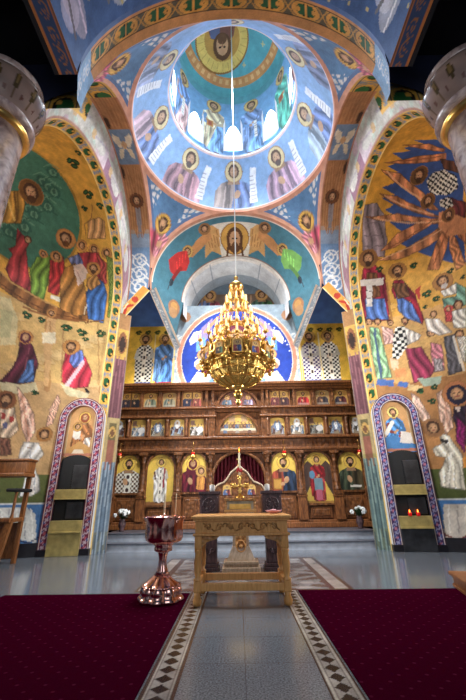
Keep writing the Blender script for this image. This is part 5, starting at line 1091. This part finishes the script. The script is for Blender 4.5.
# ---------------------------------------------------------------- copper baptismal font
fo = empty('baptismal_font', (-1.06, 5.52, .013), 'copper baptismal font shaped like a lobed chalice on the burgundy carpet', 'baptismal font')
def lob(prof, amt): return [(8, amt)] if False else (8, amt)
P = [(.285, 0), (.29, .025), (.275, .05), (.25, .075), (.262, .1), (.24, .16), (.2, .2), (.13, .25), (.1, .28)]
MB().lathe(P, n=96, lobe=(8, [.1, .12, .12, .12, .16, .18, .18, .12, .1])).build('base', M['copper'], fo)
m = MB()
for k in range(16): a_ = 2*pi*k/16; m.ball((.235*cos(a_), .235*sin(a_), .165), .016, 6); m.ball((.135*cos(a_), .135*sin(a_), .26), .012, 6)
m = MB().tube([(.235*cos(2*pi*i/96), .235*sin(2*pi*i/96), .165) for i in range(96)], [.016+.007*cos(i*2*pi/3) for i in range(96)], 6, closed=True)
m.build('beading', M['copper'], fo)
MB().lathe([(.1, .28), (.07, .34), (.052, .42), (.05, .47), (.062, .53), (.085, .57)], n=64, lobe=(8, [.12]*6)).build('stem', M['copper'], fo)
MB().lathe([(.085, .555), (.115, .565), (.12, .59), (.11, .62), (.13, .64), (.12, .66)], n=64, lobe=(8, [.08]*6)).build('knop', M['copper'], fo)
MB().lathe([(.1, .645), (.19, .66), (.235, .69), (.252, .73), (.25, .84), (.258, .93), (.285, .975), (.295, .985), (.283, .985), (.25, .94), (.238, .84), (.23, .74), (.15, .69), (.002, .68)], n=96, lobe=(8, [.05, .08, .08, .07, .05, .05, .08, .1, .1, .06, .05, .05, .05, 0])).build('bowl', M['copper'], fo)
for x, y, lb in ((.03, -.26, 'thin ivory taper on the font rim, front one of the three'), (-.05, .25, 'thin ivory taper on the font rim, left one at the back'), (.11, .23, 'thin ivory taper on the font rim, right one at the back')):
    t = empty('taper_candle', (-1.06+x, 5.52+y, .99), lb, 'candle', group='tapers on the font rim')
    MB().lathe([(.006, 0), (.005, .3), (.002, .31)], n=6).build('wax', M['wax'], t); MB().lathe([(.012, 0), (.014, .02), (.008, .04)], n=8).build('clip', M['copper'], t)

# ---------------------------------------------------------------- stands behind the table
def dark_stand(x, lb):
    t = empty('carved_stand', (x, 7.75, 0), lb, 'stand', group=None)
    MB().box(-.2, .2, -.17, .17, 0, .06, .012).box(-.18, .18, -.15, .15, .06, .12, .01).build('base', M['wood_dark'], t)
    MB().box(-.15, .15, -.12, .12, .12, .9, .01).build('pedestal', M['wood_dark'], t)
    m = MB(); scroll_relief(m, -.12, .12, .2, .44, -.125); scroll_relief(m, -.12, .12, .5, .76, -.125); m.build('carving', M['wood_dark_carved'], t)
    MB().box(-.2, .2, -.17, .17, .9, .95, .01).box(-.185, .185, -.155, .155, .95, 1.3, .01).box(-.21, .21, -.18, .18, 1.3, 1.36, .012).build('top_box', M['wood_dark'], t)
    m = MB(); m.tube([(.12*cos(2*pi*i/28), -.158, 1.12+.12*sin(2*pi*i/28)) for i in range(28)], .014, 6, closed=True); m.tube([(.05*cos(2*pi*i/18), -.158, 1.12+.05*sin(2*pi*i/18)) for i in range(18)], .01, 6, closed=True)
    for k in range(8): a_ = 2*pi*k/8; m.tube([(.05*cos(a_), -.158, 1.12+.05*sin(a_)), (.11*cos(a_+.3), -.158, 1.12+.11*sin(a_+.3))], .01, 5)
    for sx in (-1, 1):
        for z_ in (1.0, 1.25): m.ball((sx*.15, -.156, z_), .02, 6)
    m.build('rosette', M['wood_dark_carved'], t); return t
dark_stand(-.6, 'dark carved wooden stand with round rosette, behind the table toward the font')
dark_stand(.62, 'dark carved wooden stand with round rosette, behind the table and pink dish')
for x, lb in ((-.56, 'small white candle cup on the dark carved stand nearer the font'), (.55, 'small white candle cup on the dark carved stand farther from the font')):
    t = empty('candle_cup', (x, 7.8, 1.36), lb, 'candle', group='white candle cups'); MB().lathe([(.04, 0), (.05, .03), (.055, .12), (.045, .12), (.04, .05)], n=14).build('cup', M['white'], t); MB().lathe([(.04, .06), (.04, .13), (.005, .14)], n=12).build('wax', M['wax'], t)
t = empty('offering_dish', (.48, 5.78, 1.01), 'small pink dish on the oak table near its right rear corner', 'dish')
MB().lathe([(.05, 0), (.05, .008), (.1, .02), (.12, .045), (.112, .045), (.06, .018), (.002, .014)], n=24).build('bowl', M['pink'], t); MB().ball((0, 0, .035), .05, 10, .5).build('cloth', flat_mat('pink_cloth', (222, 160, 158), .8), t)
# pale lectern with a glazed casket
le = empty('lectern', (0, 7.55, 0), 'pale wooden lectern with a wide stepped foot and carved rosette, behind the table', 'lectern')
MB().box(-.34, .34, -.26, .26, 0, .1, .015).box(-.31, .31, -.24, .24, .14, .19, .01).box(-.3, .3, -.22, .22, .1, .14).build('foot', M['wood_pale'], le)
m = MB(); b0, b1, zz0, zz1 = .25, .15, .19, .42
vs = [(-b0, -.18, zz0), (b0, -.18, zz0), (b0, .18, zz0), (-b0, .18, zz0), (-b1, -.11, zz1), (b1, -.11, zz1), (b1, .11, zz1), (-b1, .11, zz1)]
m.add(vs, [(0, 3, 2, 1), (4, 5, 6, 7), (0, 1, 5, 4), (1, 2, 6, 5), (2, 3, 7, 6), (3, 0, 4, 7)]); m.box(-.15, .15, -.11, .11, .42, .92, .01).box(-.26, .26, -.2, .2, .92, .98, .01); m.build('pedestal', M['wood_pale'], le)
m = MB(); m.box(-.1, .1, -.125, -.11, .4, .86, .005); m.build('carved_panel', M['wood_light_carved'], le)
m = MB(); m.tube([(.075*cos(2*pi*i/24), -.13, .42+.09*sin(2*pi*i/24)) for i in range(24)], .014, 6, closed=True); m.ball((0, -.13, .42), .035, 8); m.build('rosette', M['wood_light'], le)
ca = empty('reliquary_casket', (0, 7.55, .98), 'low glazed wooden casket on the lectern, below the gold cross', 'casket')
MB().box(-.3, .3, -.2, .2, 0, .05, .01).build('base', M['wood_light'], ca)
MB().box(-.27, .27, -.17, .17, .05, .2, .006).build('glass_case', flat_mat('bright_glazing', (206, 196, 170), .08, noise=.3, scale=6), ca)
MB().box(-.29, -.25, -.19, .19, .05, .2, .005).box(.25, .29, -.19, .19, .05, .2, .005).box(-.3, .3, -.2, .2, .2, .25, .01).build('frame', M['wood_light_carved'], ca)
MB().box(-.2, .2, -.18, -.172, .06, .15, .002).build('gilt_plate', M['gold'], ca)
cr = empty('standing_cross', (0, 7.48, 1.23), 'small gold budded cross standing on the casket', 'cross')
MB().lathe([(.1, 0), (.1, .02), (.05, .05), (.02, .09)], n=16).build('foot', M['gold'], cr)
m = MB().box(-.025, .025, -.015, .015, .06, .36, .006).box(-.12, .12, -.015, .015, .2, .25, .006)
for x, z_ in ((-.13, .225), (.13, .225), (0, .37)):
    for dx, dz in ((0, 0), (.028, .028), (-.028, .028), (.028, -.028), (-.028, -.028)): m.ball((x+dx, 0, z_+dz), .026, 8)
m.ball((0, -.012, .225), .04, 8); m.build('cross', M['gold'], cr)
ac = empty('tall_candle', (0, 7.66, 1.23), 'tall white candle with a red flower band behind the gold cross', 'candle')
MB().lathe([(.07, 0), (.08, .02), (.03, .05), (.03, .12), (.05, .14)], n=14).build('holder', M['gold'], ac); MB().lathe([(.022, .13), (.02, .86), (.003, .88)], n=10).build('wax', M['wax'], ac)
m = MB(); [m.ball((.035*cos(k), .035*sin(k), .52+.02*sin(k*2)), .028, 7) for k in range(8)]; m.build('flower_band', flat_mat('red_flowers', (190, 30, 36), .6), ac)
MB().lathe([(.004, .88), (.014, .91), (.008, .95), (.001, .98)], n=8).build('flame', M['flame'], ac)

# ---------------------------------------------------------------- flower vases on the soleas
def vase(x, y, lb, seed):
    r_ = random.Random(seed); t = empty('flower_vase', (x, y, .41), lb, 'vase of flowers')
    MB().lathe([(.07, 0), (.08, .02), (.06, .05), (.1, .14), (.11, .2), (.07, .28), (.09, .32), (.08, .32), (.05, .2)], n=18).build('vase', M['wood_dark'], t)
    m = MB()
    for k in range(26):
        a_, b_, l_ = r_.uniform(0, 2*pi), r_.uniform(.2, 1.2), r_.uniform(.15, .3); d = Vector((cos(a_)*sin(b_), sin(a_)*sin(b_), cos(b_))); p0 = Vector((0, 0, .3)); p1 = p0+d*l_
        u = d.cross(Vector((0, 0, 1))).normalized()*.035; mid = p0+d*l_*.6; m.add([p0, mid+u, p1, mid-u], [(0, 1, 2, 3)])
    m.build('foliage', M['leaf'], t)
    for k in range(9):
        a_, b_ = r_.uniform(0, 2*pi), r_.uniform(.2, 1.25); c = Vector((cos(a_)*sin(b_)*.24, sin(a_)*sin(b_)*.18, .34+cos(b_)*.2)); m = MB()
        for q in range(6): an = 2*pi*q/6; m.ball(c+Vector((.035*cos(an), .02*sin(an*2), .035*sin(an))), .03, 6)
        m.ball(c, .035, 6); m.build('blossom', M['petal'], t)
vase(-3.38, 11.4, 'dark vase of white flowers on the step below the bishop icon', 2)
vase(3.42, 11.4, 'dark vase of white flowers on the step beside the violet framed shrine', 7)

# ---------------------------------------------------------------- carpets
for x0, x1, lb, far in ((-3.32, -.73, 'burgundy carpet with tiny pale dots under the copper font', 5.92), (.79, 3.32, 'burgundy carpet with tiny pale dots on the side of the low wooden podium', 6.02)):
    o = MB().box(x0, x1, -3, far, 0.0, .012, .004).build('carpet', M['carpet']); tag(o, lb, 'carpet')

# ---------------------------------------------------------------- choir stall at the left edge
stl = empty('choir_stall', (-5.2, 8.45, 0), 'high wooden choir stall with a dark armrest in front of the white angel fresco', 'choir stall')
for x in (-.42, .32):
    MB().add([(x-.045, -.36, 0), (x+.055, -.36, 0), (x+.055, -.27, 0), (x-.045, -.27, 0), (x-.035, -.2, .85), (x+.1, -.2, .85), (x+.1, -.12, .85), (x-.035, -.12, .85)], [(0, 3, 2, 1), (4, 5, 6, 7), (0, 1, 5, 4), (1, 2, 6, 5), (2, 3, 7, 6), (3, 0, 4, 7)]).build('leg', M['wood_stall'], stl)
    MB().box(x-.03, x+.06, .28, .36, 0, 1.75, .01).build('post', M['wood_stall'], stl); MB().lathe([(.03, .85), (.038, .9), (.025, 1.0), (.03, 1.2), (.025, 1.38), (.04, 1.42)], (x+.06, -.15, 0), 12).build('armrest_post', M['wood_stall'], stl)
    MB().box(x-.1, x+.14, -.3, .34, 1.42, 1.49, .025).build('armrest', M['black'], stl)
MB().box(-.46, .4, -.24, .32, .82, .9, .015).build('seat', M['wood_stall'], stl)
MB().box(-.4, .3, .3, .34, .1, .8, .01).build('lower_panel', M['wood_stall'], stl)
MB().box(-.5, .44, -.1, .38, 1.74, 1.82, .02).box(-.48, .42, .0, .36, 1.82, 2.08, .02).box(-.5, .44, -.04, .38, 2.08, 2.13, .015).build('crest_rail', M['wood_stall'], stl)
# low podium at the right edge
po = empty('podium', (3.35, 5.75, .012), 'low wooden podium cut off by the right edge, on the burgundy carpet', 'podium', rz=radians(-14))
MB().box(-.42, .9, -.5, .32, .14, .19, .012).build('top', M['wood_stall'], po); MB().box(-.38, .86, -.46, .28, .0, .14, .008).build('body', M['wood_stall'], po); MB().box(-.4, .88, -.48, .3, 0, .04, .008).build('plinth', M['wood_stall'], po)

# ================================================================ LIGHT
def area(name, loc, target, sx, sy, power, col=(1, 1, 1)):
    l = bpy.data.lights.new(name, 'AREA'); l.shape = 'RECTANGLE'; l.size = sx; l.size_y = sy; l.energy = power; l.color = col
    o = bpy.data.objects.new(name, l); COL.objects.link(o); o.location = loc
    o.rotation_euler = (Vector(target)-Vector(loc)).to_track_quat('-Z', 'Y').to_euler(); return o
# daylight entering through the west doors and windows behind the viewer
area('west_window_light', (0, -4.2, 5.2), (0, 8, 3.5), 4.5, 5.5, 140, (.9, .95, 1.0))
# daylight from the side windows of the apses, out of the picture
for s in (-1, 1): area('apse_window_light', (s*6.45, 6.6, 4.6), (-s*4, 9.2, 5.2), .9, 3.2, 250, (.95, .98, 1.0)).data.spread = radians(120)
# daylight shafts from the drum windows
for an, e, tg, sp in ((180, 230, (0, 12.2, 4.6), 50), (160, 150, (-1.0, 10, 0), 75), (200, 150, (1.0, 10, 0), 75), (90, 120, (-4.6, 8.6, 5.5), 70), (270, 120, (4.6, 8.6, 5.5), 70), (0, 110, (0, 4.5, 0), 80)):
    a_ = radians(an); o = area('drum_window_light', (1.76*sin(a_), CD+1.76*cos(a_), 14.0), tg, .45, 1.7, e, (.92, .96, 1.0)); o.data.spread = radians(sp)
for s in (-1, 1): area('added_cornice_fill', (s*2.6, 12.02, 4.96), (s*2.6, 12.4, 6.4), 2.6, .08, 10, (1, .93, .8))  # added strips, unseen on top of the cornice, to brighten the saints wall
w = bpy.data.worlds.new('sky'); scene.world = w; w.use_nodes = True
w.node_tree.nodes['Background'].inputs['Color'].default_value = (.6, .72, .95, 1); w.node_tree.nodes['Background'].inputs['Strength'].default_value = .1
scene.view_settings.view_transform = 'Standard'; scene.view_settings.look = 'None'; scene.view_settings.exposure = 0.42
scene.cycles.max_bounces = 8; scene.cycles.diffuse_bounces = 5; scene.cycles.glossy_bounces = 4; scene.cycles.use_denoising = True
scene.cycles.sample_clamp_indirect = 6.0
